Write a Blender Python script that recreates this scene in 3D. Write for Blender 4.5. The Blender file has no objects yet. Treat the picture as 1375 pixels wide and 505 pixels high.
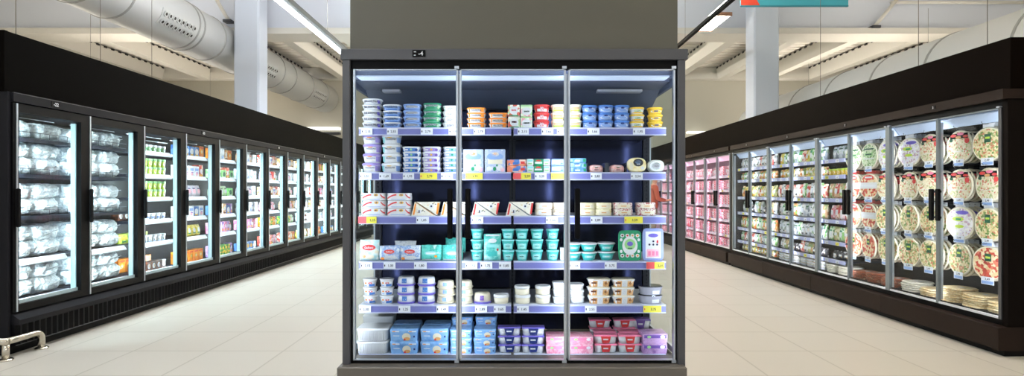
import bpy, math, random
from mathutils import Vector, Matrix, noise
random.seed(7)
PI = math.pi
scene = bpy.context.scene
COL = scene.collection
# ------------------------------------------------------------------ camera, world, exposure
F = 740.0; CX = 684.0; CY = 258.0; H = 1.315
cam_d = bpy.data.cameras.new('camera'); cam = bpy.data.objects.new('camera', cam_d); COL.objects.link(cam)
cam.location = (0, 0, H); cam.rotation_euler = (PI/2, 0, 0)
cam_d.sensor_width = 36; cam_d.lens = F/1375*36
cam_d.shift_x = (687.5-CX)/1375; cam_d.shift_y = (CY-252.5)/1375
cam_d.clip_start = 0.05
scene.camera = cam
w = bpy.data.worlds.new('world'); scene.world = w; w.use_nodes = True
bg = w.node_tree.nodes['Background']; bg.inputs[0].default_value = (0.86, 0.93, 1.0, 1); bg.inputs[1].default_value = 1.0
scene.view_settings.view_transform = 'Standard'; scene.view_settings.look = 'None'
scene.view_settings.gamma = 1; scene.view_settings.use_curve_mapping = False
scene.view_settings.exposure = 0.0
LAMP_COOL = 60.0      # strip lamp over the left aisle, also the added gangway lamp
LAMP_WARM = 66.0; UP = 105.0      # louvred panels over the right aisle; UP: added ceiling fill
LED_ISLAND = 25.0; LED_LEFT = 150.0; LED_RIGHT = 42.0; LED_MEAT = 34.0
try:
    scene.cycles.use_light_tree = True; scene.cycles.max_bounces = 8; scene.cycles.transparent_max_bounces = 24
    scene.cycles.sample_clamp_indirect = 4.0; scene.cycles.caustics_reflective = False; scene.cycles.caustics_refractive = False
except Exception: pass

# ------------------------------------------------------------------ materials
def lin(c):
    if isinstance(c, str):
        c = [int(c[i:i+2], 16)/255 for i in (0, 2, 4)]
    return tuple((x/12.92 if x <= 0.04045 else ((x+0.055)/1.055)**2.4) for x in c) + (1,)
MC = {}
def mat(name, col, rough=0.5, metal=0.0, emit=0.0, ecol=None, bump=0.0, bscale=20, spec=0.5, alpha=1.0):
    if name in MC: return MC[name]
    m = bpy.data.materials.new(name); m.use_nodes = True; MC[name] = m
    nt = m.node_tree; b = nt.nodes['Principled BSDF']
    b.inputs['Base Color'].default_value = lin(col); b.inputs['Roughness'].default_value = rough
    b.inputs['Metallic'].default_value = metal; b.inputs['Specular IOR Level'].default_value = spec
    b.inputs['Alpha'].default_value = alpha
    if emit:
        b.inputs['Emission Color'].default_value = lin(ecol or col); b.inputs['Emission Strength'].default_value = emit
    tc = nt.nodes.new('ShaderNodeTexCoord'); nz = nt.nodes.new('ShaderNodeTexNoise')
    nz.inputs['Scale'].default_value = bscale; nt.links.new(tc.outputs['Object'], nz.inputs['Vector'])
    if bump:
        bp = nt.nodes.new('ShaderNodeBump'); bp.inputs['Strength'].default_value = bump; bp.inputs['Distance'].default_value = 0.02
        nt.links.new(nz.outputs['Fac'], bp.inputs['Height']); nt.links.new(bp.outputs['Normal'], b.inputs['Normal'])
    else:   # faint wear in the gloss
        mr = nt.nodes.new('ShaderNodeMapRange'); mr.inputs['To Min'].default_value = max(0.02, rough-0.05); mr.inputs['To Max'].default_value = min(1, rough+0.05)
        nt.links.new(nz.outputs['Fac'], mr.inputs['Value']); nt.links.new(mr.outputs['Result'], b.inputs['Roughness'])
    return m
def pat(name, cols, scale=30, rough=0.35, kind='vor', stops=None, bump=0.15):
    """printed / mottled surface: palette of colours in irregular patches"""
    if name in MC: return MC[name]
    m = bpy.data.materials.new(name); m.use_nodes = True; MC[name] = m
    nt = m.node_tree; b = nt.nodes['Principled BSDF']; b.inputs['Roughness'].default_value = rough
    tc = nt.nodes.new('ShaderNodeTexCoord'); oi = nt.nodes.new('ShaderNodeObjectInfo')
    ml = nt.nodes.new('ShaderNodeVectorMath'); ml.operation = 'ADD'
    mu = nt.nodes.new('ShaderNodeMath'); mu.operation = 'MULTIPLY'; mu.inputs[1].default_value = 7.3
    nt.links.new(oi.outputs['Random'], mu.inputs[0]); nt.links.new(tc.outputs['Object'], ml.inputs[0]); nt.links.new(mu.outputs[0], ml.inputs[1])
    if kind == 'vor':
        t = nt.nodes.new('ShaderNodeTexVoronoi'); t.inputs['Scale'].default_value = scale; sp = nt.nodes.new('ShaderNodeSeparateColor')
        nt.links.new(ml.outputs[0], t.inputs['Vector']); nt.links.new(t.outputs['Color'], sp.inputs[0]); fac = sp.outputs[0]; hsrc = t.outputs['Distance']
    else:
        t = nt.nodes.new('ShaderNodeTexNoise'); t.inputs['Scale'].default_value = scale; t.inputs['Detail'].default_value = 3; t.inputs['Roughness'].default_value = 0.7
        nt.links.new(ml.outputs[0], t.inputs['Vector']); fac = t.outputs['Fac']; hsrc = fac
    r = nt.nodes.new('ShaderNodeValToRGB'); r.color_ramp.interpolation = 'CONSTANT' if kind == 'vor' else 'LINEAR'
    n = len(cols); el = r.color_ramp.elements
    if stops is None: stops = [i/n for i in range(n)] if kind == 'vor' else [0.3+0.4*i/max(1, n-1) for i in range(n)]
    while len(el) < n: el.new(0.5)
    for i, c in enumerate(cols): el[i].position = stops[i]; el[i].color = lin(c)
    nt.links.new(fac, r.inputs[0]); nt.links.new(r.outputs[0], b.inputs['Base Color'])
    bp = nt.nodes.new('ShaderNodeBump'); bp.inputs['Strength'].default_value = bump; bp.inputs['Distance'].default_value = 0.01
    nt.links.new(hsrc, bp.inputs['Height']); nt.links.new(bp.outputs['Normal'], b.inputs['Normal'])
    return m
def glassmat(name, tint='ffffff', amt=1.0, rough=0.01):
    if name in MC: return MC[name]
    m = bpy.data.materials.new(name); m.use_nodes = True; MC[name] = m; nt = m.node_tree; nt.nodes.clear()
    o = nt.nodes.new('ShaderNodeOutputMaterial'); mx = nt.nodes.new('ShaderNodeMixShader')
    tr = nt.nodes.new('ShaderNodeBsdfTransparent'); gl = nt.nodes.new('ShaderNodeBsdfGlossy'); fr = nt.nodes.new('ShaderNodeFresnel'); mu = nt.nodes.new('ShaderNodeMath')
    tr.inputs[0].default_value = lin(tint); gl.inputs['Roughness'].default_value = rough; fr.inputs[0].default_value = 1.45
    mu.operation = 'MULTIPLY'; mu.inputs[1].default_value = amt
    nt.links.new(fr.outputs[0], mu.inputs[0]); nt.links.new(mu.outputs[0], mx.inputs[0]); nt.links.new(tr.outputs[0], mx.inputs[1]); nt.links.new(gl.outputs[0], mx.inputs[2]); nt.links.new(mx.outputs[0], o.inputs[0])
    return m

# ------------------------------------------------------------------ mesh builder
GC = {}
def glyphs(s):
    if s in GC: return GC[s]
    cu = bpy.data.curves.new('t', 'FONT'); cu.body = s; cu.size = 1; cu.resolution_u = 2; cu.align_x = 'CENTER'; cu.offset = 0.018
    o = bpy.data.objects.new('t', cu); COL.objects.link(o)
    bpy.context.view_layer.update(); dg = bpy.context.evaluated_depsgraph_get()
    me = bpy.data.meshes.new_from_object(o.evaluated_get(dg))
    vs = [(v.co.x, v.co.y) for v in me.vertices]; fs = [tuple(p.vertices) for p in me.polygons]
    bpy.data.objects.remove(o); bpy.data.curves.remove(cu); bpy.data.meshes.remove(me)
    GC[s] = (vs, fs); return GC[s]
def ring(rx, ry, z, n=20, p=2.0, cx=0, cy=0):
    out = []
    for i in range(n):
        a = 2*PI*i/n; c, s = math.cos(a), math.sin(a)
        out.append((cx+rx*math.copysign(abs(c)**(2/p), c), cy+ry*math.copysign(abs(s)**(2/p), s), z))
    return out
class MB:
    def __init__(s): s.v = []; s.f = []; s.m = []; s.mats = []; s.sm = []
    def mi(s, m):
        if m not in s.mats: s.mats.append(m)
        return s.mats.index(m)
    def add(s, vs, fs, m, smooth=False):
        b = len(s.v); s.v += vs; i = s.mi(m)
        for f in fs: s.f.append(tuple(b+k for k in f)); s.m.append(i); s.sm.append(smooth)
        return s
    def box(s, x0, x1, y0, y1, z0, z1, m):
        x0, x1 = min(x0, x1), max(x0, x1); y0, y1 = min(y0, y1), max(y0, y1); z0, z1 = min(z0, z1), max(z0, z1)
        vs = [(x, y, z) for z in (z0, z1) for y in (y0, y1) for x in (x0, x1)]
        return s.add(vs, [(0, 2, 3, 1), (4, 5, 7, 6), (0, 1, 5, 4), (2, 6, 7, 3), (0, 4, 6, 2), (1, 3, 7, 5)], m)
    def cbox(s, x0, x1, y0, y1, z0, z1, m, c=0.004):     # chamfered box
        rr = []
        for z, i in ((z0, c), (z0+c, 0), (z1-c, 0), (z1, c)):
            a0, a1, b0, b1 = x0+i, x1-i, y0+i, y1-i
            rr.append([(a0+c, b0, z), (a1-c, b0, z), (a1, b0+c, z), (a1, b1-c, z), (a1-c, b1, z), (a0+c, b1, z), (a0, b1-c, z), (a0, b0+c, z)])
        return s.loft(rr, m)
    def loft(s, rings, m, c0=True, c1=True, smooth=False, closed=True):
        n = len(rings[0]); vs = [p for r in rings for p in r]; fs = []
        for k in range(len(rings)-1):
            for i in range(n if closed else n-1):
                j = (i+1) % n; fs.append((k*n+i, k*n+j, (k+1)*n+j, (k+1)*n+i))
        if c0: fs.append(tuple(reversed(range(n))))
        if c1: fs.append(tuple((len(rings)-1)*n+i for i in range(n)))
        return s.add(vs, fs, m, smooth)
    def tube(s, path, r, m, n=10, caps=True):
        rings = []; P = [Vector(p) for p in path]
        for i, p in enumerate(P):
            d = (P[min(i+1, len(P)-1)]-P[max(i-1, 0)]).normalized()
            up = Vector((0, 0, 1)) if abs(d.z) < 0.9 else Vector((0, 1, 0)) if abs(d.y) < 0.9 else Vector((1, 0, 0))
            if i == 0: a = d.cross(up).normalized()
            else:
                a = (a - d*a.dot(d)).normalized()
            b = d.cross(a)
            rings.append([tuple(p+a*r*math.cos(2*PI*k/n)+b*r*math.sin(2*PI*k/n)) for k in range(n)])
        return s.loft(rings, m, caps, caps, True)
    def prism(s, poly, y0, y1, m):     # polygon in xz, extruded along y
        return s.loft([[(x, y0, z) for x, z in poly], [(x, y1, z) for x, z in poly]], m)
    def prismx(s, poly, x0, x1, m):    # polygon in yz, extruded along x
        return s.loft([[(x0, y, z) for y, z in poly], [(x1, y, z) for y, z in poly]], m)
    def prismy(s, poly, y0, y1, m): return s.prism(poly, y0, y1, m)
    def flat(s, pts2, fs, m, fn):
        return s.add([fn(x, z) for x, z in pts2], fs, m)
    def ell(s, cx, cz, rx, rz, m, fn, n=16):
        return s.flat([(cx+rx*math.cos(2*PI*i/n), cz+rz*math.sin(2*PI*i/n)) for i in range(n)], [tuple(range(n))], m, fn)
    def rect(s, x0, x1, z0, z1, m, fn, n=6):
        pts = []; fs = []
        for i in range(n+1):
            x = x0+(x1-x0)*i/n; pts += [(x, z0), (x, z1)]
        for i in range(n): fs.append((2*i, 2*i+2, 2*i+3, 2*i+1))
        return s.flat(pts, fs, m, fn)
    def text(s, t, cx, cz, h, m, fn, wmax=None):
        vs, fs = glyphs(t)
        wd = max(v[0] for v in vs)-min(v[0] for v in vs); kx = h/0.7
        if wmax and wd*kx > wmax: kx = wmax/wd
        return s.flat([(cx+x*kx, cz-h/2+y*h/0.7) for x, y in vs], fs, m, fn)
    def build(s, name, parent=None, loc=(0, 0, 0), rot=0, label=None):
        me = bpy.data.meshes.new(name); me.from_pydata(s.v, [], s.f)
        for m in s.mats: me.materials.append(m)
        me.polygons.foreach_set('material_index', s.m); me.polygons.foreach_set('use_smooth', s.sm)
        me.update()
        o = bpy.data.objects.new(name, me); COL.objects.link(o); o.location = loc; o.rotation_euler = (0, 0, rot)
        if parent: o.parent = parent
        if label: o['label'] = label
        return o
def empty(name, loc=(0, 0, 0), rot=0):
    o = bpy.data.objects.new(name, None); COL.objects.link(o); o.location = loc; o.rotation_euler = (0, 0, rot); o.empty_display_size = 0.1
    return o
def tag(o, label, cat, group=None):
    if len(label.replace('-', ' ').split()) > 16: label = label.replace(' the ', ' ')
    if len(label.replace('-', ' ').split()) > 16: label = label.replace(' with ', ', ')
    if len(label.replace('-', ' ').split()) > 16: label = label.replace('right-hand cabinet', 'right cabinet')
    if len(label.replace('-', ' ').split()) > 16: print('LONG', label)
    o['label'] = label; o['category'] = cat
    if group: o['group'] = group
    return o
def struct(o): o['kind'] = 'structure'; return o
def dup(o, parent=None):
    c = o.copy(); COL.objects.link(c)
    if parent: c.parent = parent
    for ch in list(o.children):
        if ch.name.startswith('__'): continue
        dup(ch, c)
    return c
ORD = ['zeroth', 'first', 'second', 'third', 'fourth', 'fifth', 'sixth', 'seventh', 'eighth', 'ninth', 'tenth', 'eleventh', 'twelfth', 'thirteenth', 'fourteenth', 'fifteenth', 'sixteenth', 'seventeenth', 'eighteenth', 'nineteenth', 'twentieth']
KINDS = {}; USED = set()
def place(key, loc, rot, label, cat, group, jit=0.0):
    if key not in KINDS: raise KeyError(key)
    if callable(KINDS[key]): KINDS[key] = KINDS[key]()
    p = KINDS[key]
    o = p if key not in USED else dup(p)
    USED.add(key)
    o.location = loc; o.rotation_euler = (0, 0, rot+random.uniform(-jit, jit))
    tag(o, label, cat, group)
    return o

# ------------------------------------------------------------------ common materials
M = {}
M['white'] = mat('white_plastic', 'dfe2e6', 0.35); M['cream'] = mat('cream_plastic', 'e4ddc6', 0.35)
M['pblue'] = mat('pale_blue_plastic', '86a6dc', 0.3); M['blue'] = mat('blue_plastic', '3f74c0', 0.3); M['dblue'] = mat('dark_blue_print', '22357a', 0.4)
M['lav'] = mat('lavender_plastic', '9a8ace', 0.3); M['purple'] = mat('purple_print', '6a4a9c', 0.35); M['violet'] = mat('violet_plastic', '6f62c4', 0.3)
M['green'] = mat('green_plastic', '1f9064', 0.3); M['lgreen'] = mat('light_green_print', '9ad08a', 0.4); M['lime'] = mat('lime_print', 'bcd84c', 0.4); M['dgreen'] = mat('dark_green_print', '14523a', 0.4)
M['orange'] = mat('orange_plastic', 'f0902c', 0.35); M['red'] = mat('red_print', 'd23a3a', 0.4); M['pink'] = mat('pink_print', 'ec7fa4', 0.4); M['lpink'] = mat('pale_pink_film', 'f2b8c8', 0.35)
M['yellow'] = mat('yellow_plastic', 'e8bf34', 0.35); M['teal'] = mat('teal_plastic', '3fb8b4', 0.3); M['aqua'] = mat('aqua_plastic', '8fdcdc', 0.3)
M['black'] = mat('black_metal', '060607', 0.45, spec=0.08); M['ink'] = mat('dark_ink', '1a2140', 0.5); M['gold'] = mat('gold_print', 'e4b43c', 0.4)
M['chrome'] = mat('brushed_steel', 'b8bcc0', 0.25, 1.0, spec=0.5); M['alu'] = mat('aluminium_trim', 'c3cad2', 0.3, 0.6)
M['grey'] = mat('grey_lacquer', '3b3c40', 0.45); M['tan'] = mat('tan_card', 'd9a468', 0.5); M['brown'] = mat('brown_print', '6b3a24', 0.5)
M['tagw'] = mat('price_paper', 'e4e8f0', 0.6); M['tagy'] = mat('yellow_price_paper', 'e9e04a', 0.6); M['tagr'] = mat('red_price_paper', 'e0555a', 0.6)
M['clear'] = glassmat('clear_film', 'e6ecf4', 2.2, 0.08)
M['glass'] = glassmat('door_glass', 'fafcfc', 0.10, 0.09)
M['glassar'] = glassmat('antiglare_glass', 'fafcfc', 0.06, 0.005)
M['glasslow'] = glassmat('side_glass', 'f4f8f8', 0.12, 0.01)

# ------------------------------------------------------------------ item builders (all face -y, origin at base centre)
def sfn(rx, ry, p, rz=None, off=0.0008, z0=0.0, k0=1.0, k1=1.0, h=1.0):
    """front surface of a tapering superellipse body: (x,z)->3D"""
    def f(x, z):
        k = k0+(k1-k0)*min(1, max(0, (z-z0)/h)); a = min(0.985, abs(x)/(rx*k))
        return (x, -(ry*k)*(1-a**p)**(1/p)-off, z)
    return f
def decals(mb, ds, w, h, fn):
    for d in ds:
        k = d[0]; m = M[d[-1]]
        if k == 'e': mb.ell(d[1]*w, d[2]*h, d[3]*w, d[4]*h, m, fn)
        elif k == 'r': mb.rect(d[1]*w, d[2]*w, d[3]*h, d[4]*h, m, fn)
        elif k == 't': mb.text(d[1], d[2]*w, d[3]*h, d[4]*h, m, fn, d[5]*w)
def tub(key, name, w, h, d, body, lid, ds=(), p=2.6, k0=0.84, lidh=0.26, n=24, flip=False, dtext=()):
    def mk():
        b = MB(); rx, ry = w/2*0.94, d/2*0.94; hb = h*(1-lidh)
        if not flip:
            b.loft([ring(rx*k0*0.96, ry*k0*0.96, 0, n, p), ring(rx*k0, ry*k0, h*0.04, n, p), ring(rx, ry, hb, n, p)], M[body] if isinstance(body, str) else body, smooth=True)
            o = b.build(name)
            l = MB(); l.loft([ring(w/2*0.97, d/2*0.97, hb-h*0.02, n, p), ring(w/2, d/2, hb+h*0.03, n, p), ring(w/2, d/2, hb+h*lidh*0.55, n, p), ring(w/2*0.93, d/2*0.93, h*0.985, n, p), ring(w/2*0.86, d/2*0.86, h*0.985, n, p), ring(w/2*0.84, d/2*0.84, h*0.95, n, p)], M[lid], smooth=False)
            l.build('lid', o)
            fn = sfn(rx, ry, p, z0=0, k0=k0, k1=1.0, h=hb)
        else:
            hb = h*lidh
            b.loft([ring(w/2*0.93, d/2*0.93, 0, n, p), ring(w/2*0.93, d/2*0.93, hb*0.9, n, p)], M[lid])
            o = b.build(name)
            l = MB(); l.loft([ring(rx*0.98, ry*0.98, hb*0.85, n, p), ring(rx*0.93, ry*0.93, h*0.75, n, p), ring(rx*0.86, ry*0.86, h*0.93, n, p), ring(rx*0.7, ry*0.7, h*0.995, n, p)], M[body], smooth=True)
            l.build('dome', o)
            rim = MB(); rim.loft([ring(w/2, d/2, hb*0.9, n, p), ring(w/2*1.03, d/2*1.03, hb*1.15, n, p), ring(w/2, d/2, hb*1.45, n, p)], M[lid]); rim.build('rim', o)
            fn = sfn(rx, ry, p, z0=hb, k0=1.0, k1=0.92, h=h*0.75, off=0.0015)
        if ds:
            q = MB(); decals(q, ds, w, h, fn); q.build('label', o)
        return o
    KINDS[key] = mk
def carton(key, name, w, h, d, m, ds=(), side=None, c=0.003, tray=None):
    def mk():
        mm = M[m] if isinstance(m, str) else m
        b = MB(); b.cbox(-w/2, w/2, -d/2, d/2, 0, h, mm, c)
        b.box(-w/2*0.98, w/2*0.98, -0.001, 0.001, h-0.0005, h+0.0008, mm)
        o = b.build(name)
        if ds:
            q = MB(); decals(q, ds, w, h, lambda x, z: (x, -d/2-0.0008, z)); q.build('printed_front', o)
        return o
    KINDS[key] = mk
def pouch(key, name, w, h, d, m, ds=(), amp=0.006, seed=0, seal=True, p=2.2):
    def mk():
        mm = M[m] if isinstance(m, str) else m
        rr = []; prof = [(0.0, 0.10, 0.94), (0.03, 0.55, 0.97), (0.15, 0.95, 0.99), (0.4, 1.0, 1.0), (0.65, 0.9, 0.99), (0.82, 0.55, 0.98), (0.93, 0.12, 1.0), (1.0, 0.03, 1.0)]
        if not seal: prof = [(0.0, 0.5, 0.8), (0.05, 0.8, 0.93), (0.3, 1.0, 1.0), (0.6, 1.0, 0.98), (0.85, 0.75, 0.86), (0.97, 0.4, 0.6), (1.0, 0.1, 0.3)]
        for t, kd, kw in prof:
            R = ring(w/2*kw, d/2*kd, t*h, 28, p)
            rr.append([(x+amp*0.5*noise.noise((x*30+seed, y*30, z*40)), y+amp*kd*noise.noise((x*45+seed*3, 5+y*9, z*45)), z+(amp*0.8*noise.noise((x*30, seed, 1)) if 0 < t else 0)) for x, y, z in R])
        b = MB(); b.loft(rr, mm, smooth=True); o = b.build(name)
        if ds:
            def fn(x, z):
                t = z/h; kd = 0.1
                for (t0, a, _), (t1, c, _) in zip(prof, prof[1:]):
                    if t0 <= t <= t1: kd = a+(c-a)*(t-t0)/(t1-t0)
                a = min(0.97, abs(x)/(w/2)); return (x, -(d/2*kd)*(1-a**p)**(1/p)-amp*0.55-0.001, z)
            q = MB(); decals(q, ds, w, h, fn); q.build('label', o)
        return o
    KINDS[key] = mk
def tray(key, name, w, h, d, base, film, ds=(), k0=0.8, sleeve=None, p=5.0):
    """shallow tapered tray with a film or card top"""
    def mk():
        b = MB(); b.loft([ring(w/2*k0, d/2*k0, 0, 24, p), ring(w/2*0.97, d/2*0.97, h*0.8, 24, p), ring(w/2, d/2, h*0.82, 24, p), ring(w/2, d/2, h*0.88, 24, p)], M[base] if isinstance(base, str) else base)
        o = b.build(name)
        l = MB(); l.loft([ring(w/2*0.95, d/2*0.95, h*0.88, 24, p), ring(w/2*0.88, d/2*0.88, h*0.98, 24, p)], M[film] if isinstance(film, str) else film, smooth=False)
        l.build('top_film', o)
        if ds:
            fn = sfn(w/2*0.97, d/2*0.97, p, k0=k0/0.97, k1=1.0, h=h*0.8)
            q = MB(); decals(q, ds, w, h, fn); q.build('sleeve', o)
        return o
    KINDS[key] = mk
# ------------------------------------------------------------------ the building
wallm = mat('far_wall_paint', 'cbc6b6', 0.8); wallb = mat('beam_daylight_blue', 'd6dae2', 0.7); conc = mat('cast_beam_paint', 'd6d2c7', 0.75, bump=0.1, bscale=4)  # big beam's blue cast is daylight put into its colour
deckm = mat('steel_deck_paint', 'dfdacf', 0.6); slotm = mat('deck_gap', '2a2622', 0.9)
fl = bpy.data.materials.new('floor_tiles'); fl.use_nodes = True; nt = fl.node_tree; b = nt.nodes['Principled BSDF']
tc = nt.nodes.new('ShaderNodeTexCoord'); mp = nt.nodes.new('ShaderNodeMapping'); br = nt.nodes.new('ShaderNodeTexBrick')
mp.inputs['Location'].default_value = (1.87+0.62*10, -4.56+0.62*20, 0)
br.offset = 0; br.squash = 1; br.inputs['Scale'].default_value = 1; br.inputs['Brick Width'].default_value = 0.62; br.inputs['Row Height'].default_value = 0.62
br.inputs['Mortar Size'].default_value = 0.012; br.inputs['Mortar Smooth'].default_value = 1.0
br.inputs['Color1'].default_value = lin('cbc6bc'); br.inputs['Color2'].default_value = lin('c8c2b7'); br.inputs['Mortar'].default_value = lin('aea89c')
nt.links.new(tc.outputs['Object'], mp.inputs[0]); nt.links.new(mp.outputs[0], br.inputs[0]); nt.links.new(br.outputs[0], b.inputs['Base Color'])
nz = nt.nodes.new('ShaderNodeTexNoise'); nz.inputs['Scale'].default_value = 1.3; mr = nt.nodes.new('ShaderNodeMapRange'); mr.inputs['To Min'].default_value = 0.31; mr.inputs['To Max'].default_value = 0.36
nt.links.new(tc.outputs['Object'], nz.inputs[0]); nt.links.new(nz.outputs['Fac'], mr.inputs[0]); nt.links.new(mr.outputs[0], b.inputs['Roughness'])
b.inputs['Specular IOR Level'].default_value = 0.45
struct(MB().box(-12, 12, -7, 17, -0.1, 0, fl).build('floor'))
struct(MB().box(-12, 12, 17, 17.2, 0, 6.2, wallm).build('wall_far'))
struct(MB().box(-12.2, -12, -7, 17.2, 0, 6.2, wallm).build('wall_left'))
struct(MB().box(12, 12.2, -7, 17.2, 0, 6.2, wallm).build('wall_right'))
# ceiling: plain soffit over the near bay, corrugated steel deck on cast beams over the far bay
c = MB(); c.box(-12, 12, -7, 11.6, 6.0, 6.2, conc)
prof = []; y = 11.6
while y < 17: prof += [(y, 4.93), (y+0.10, 4.93), (y+0.13, 4.98), (y+0.22, 4.98)]; y += 0.25
n = len(prof); vs = [(-12, a, z) for a, z in prof]+[(12, a, z) for a, z in prof]
c.add(vs, [(i, i+1, n+i+1, n+i) for i in range(n-1)], deckm); c.box(-12, 12, 11.6, 17, 5.05, 5.15, deckm)
struct(c.build('ceiling'))
k = 1
def trim(mb):
    global k
    struct(mb.build('trim_%d' % k)); k += 1
trim(MB().box(-12, 12, 11.2, 11.6, 4.62, 6.0, wallb).box(-12, 12, 11.08, 11.7, 4.50, 4.62, conc))
trim(MB().box(-12, 12, 15.95, 16.25, 4.6, 4.78, conc).box(-12, 12, 16.0, 16.2, 4.78, 4.93, conc))
for s in (-1, 1):
    for q in range(9):
        X = s*(0.66+1.33*q)
        bm_ = MB(); a = s
        bm_.loft([[(X, yy, 4.90), (X+a*0.34, yy, 4.90), (X+a*0.28, yy, 4.58), (X+a*0.06, yy, 4.58)] for yy in (11.7, 15.95)], conc)
        yy = 11.8
        if q > 1:
            while yy < 15.9:
                bm_.box(X-a*0.012, X+a*0.03, yy, yy+0.1, 4.875, 4.918, slotm); yy += 0.25
        trim(bm_)
# struts against the big beam and a conduit
for x0, z0, x1, z1, lab in ((7.85, 5.25, 7.36, 4.66, 'pale diagonal brace on the beam above the right cabinets'), (-5.93, 5.25, -5.66, 4.78, 'pale diagonal brace on the beam left of the left column')):
    o = MB().tube([(x0, 11.1, z0), (x1, 11.1, z1)], 0.035, conc, 8).box(x1-0.08, x1+0.08, 11.03, 11.19, z1-0.05, z1, M['grey']).build('beam_brace'); tag(o, lab, 'brace')
o = MB().tube([(7.7, 11.12, 5.14), (11.9, 11.12, 5.14)], 0.03, conc, 8).build('conduit'); tag(o, 'thin pale conduit running along the beam at the top right', 'pipe')
o = MB().box(-6.25, -5.2, 16.8, 17, 3.22, 3.30, mat('lamp_cover', 'f4f4ee', 0.4, emit=1.2)).box(-6.0, -5.2, 16.85, 17, 3.08, 3.15, M['grey']).build('wall_lamp'); tag(o, 'thin white strip lamp on the far wall above the left freezers', 'lamp')
o = MB().box(5.45, 6.0, 16.8, 17, 3.12, 3.17, MC['lamp_cover']).build('wall_lamp'); tag(o, 'thin white strip lamp on the far wall above the right cabinets', 'lamp')
colm = mat('column_paint', 'ccd3de', 0.6)
for X, lab in ((-4.97, 'square pale column rising behind the left freezers'), (4.86, 'square pale column rising behind the right cabinets')):
    t = empty('support_column', (X, 10.6, 0)); tag(t, lab, 'column')
    q = MB().cbox(-0.24, 0.24, -0.2, 0.2, 0, 5.98, colm, 0.03); q.build('shaft', t)
    q = MB().box(-0.26, 0.26, -0.22, 0.22, 0, 0.12, M['grey']); q.build('foot', t)
# ducts
ductm = mat('duct_metal', 'c9cac8', 0.45, 0.15); seamm = mat('duct_seam', '9a9a96', 0.5, 0.3)
def duct(X, Z, r, y0, y1, seams, lab, grilles=(), cap=False):
    t = empty('air_duct', (X, y0, Z)); tag(t, lab, 'duct')
    d = MB(); R = [(r, y) for y in (0, (y1-y0))]
    if cap: R += [(r*math.cos(a), y1-y0+r*0.8*math.sin(a)) for a in (0.3, 0.6, 0.9, 1.2, 1.45)]
    d.loft([[(rr*math.cos(2*PI*i/40), yy, rr*math.sin(2*PI*i/40)) for i in range(40)] for rr, yy in R], ductm, smooth=True); d.build('pipe', t)
    for ys in seams:
        q = MB(); q.loft([[(rr*math.cos(2*PI*i/40), yy-y0, rr*math.sin(2*PI*i/40)) for i in range(40)] for rr, yy in ((r, ys-0.02), (r+0.012, ys-0.012), (r+0.012, ys+0.012), (r, ys+0.02))], seamm, False, False); q.build('seam', t)
    a0 = math.atan2(-Z+H, -X)
    for yg in grilles:
        g = MB()
        def P3(a, yy, e): return ((r+e)*math.cos(a), yy-y0, (r+e)*math.sin(a))
        g.loft([[P3(a0-0.32+0.64*i/8, yy, 0.01) for i in range(9)]+[P3(a0+0.32-0.64*i/8, yy, 0.001) for i in range(9)] for yy in (yg-0.45, yg+0.45)], ductm); gr = g.build('nozzle_panel', t)
        for i in range(8):
            for j in (-1, 1):
                a = a0+j*0.15; yy = yg-0.38+0.108*i
                nzz = MB(); cx, cy, cz = P3(a, yy, 0.012)
                u = Vector((-math.sin(a), 0, math.cos(a))); v = Vector((0, 1, 0)); nn = Vector((math.cos(a), 0, math.sin(a))); c0 = Vector((cx, cy, cz))
                ringp = lambda rad, e: [tuple(c0+u*rad*math.cos(2*PI*q/12)+v*rad*math.sin(2*PI*q/12)+nn*e) for q in range(12)]
                nzz.loft([ringp(0.046, 0), ringp(0.046, 0.022), ringp(0.026, 0.022)], ductm, True, False); nzz.loft([ringp(0.026, 0.0215), ringp(0.024, 0.0218)], slotm)
                nzz.build('nozzle', gr)
    return t
duct(-5.66, 4.175, 0.415, 1.0, 16.9, [2.5, 4.5, 6.0, 7.1, 7.75, 9.35, 9.5, 10.2, 11.4, 12.9, 13.6, 14.8, 16.0], 'big round white air duct above the left freezers', (8.8, 12.05, 15.35))
duct(6.0, 2.82, 0.6, 1.0, 13.0, [2.2, 3.4, 4.75, 4.85, 5.95, 7.2, 8.3, 9.5, 10.7, 11.9], 'round white air duct lying behind the right cabinets', (), True)
# hanging wires
wm = mat('steel_wire', '7c786e', 0.6, 0.2)
for X, Y, z0, z1, lab in ((-4.12, 4.6, 2.6, 6, 'thin wire to the near end of the left fascia'), (-4.12, 5.55, 2.6, 6, 'thin wire to the left fascia above the second freezer door'),
                      (-4.12, 6.35, 2.6, 6, 'thin wire to the left fascia above the third freezer door'), (4.12, 4.75, 2.56, 6, 'thin wire to the near end of the right fascia'),
                      (4.12, 5.55, 2.56, 6, 'thin wire to the right fascia beside the near end'), (4.12, 7.3, 2.56, 6, 'thin wire to the middle of the right fascia'),
                      (3.03, 9.5, 3.95, 6, 'thin wire holding the black lamp track'), (-2.84, 8.6, 3.74, 6, 'thin wire holding the left strip lamp')):
    o = MB().tube([(X, Y, z0), (X, Y, z1)], 0.003, wm, 6).build('hanging_wire'); tag(o, lab, 'wire')
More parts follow.
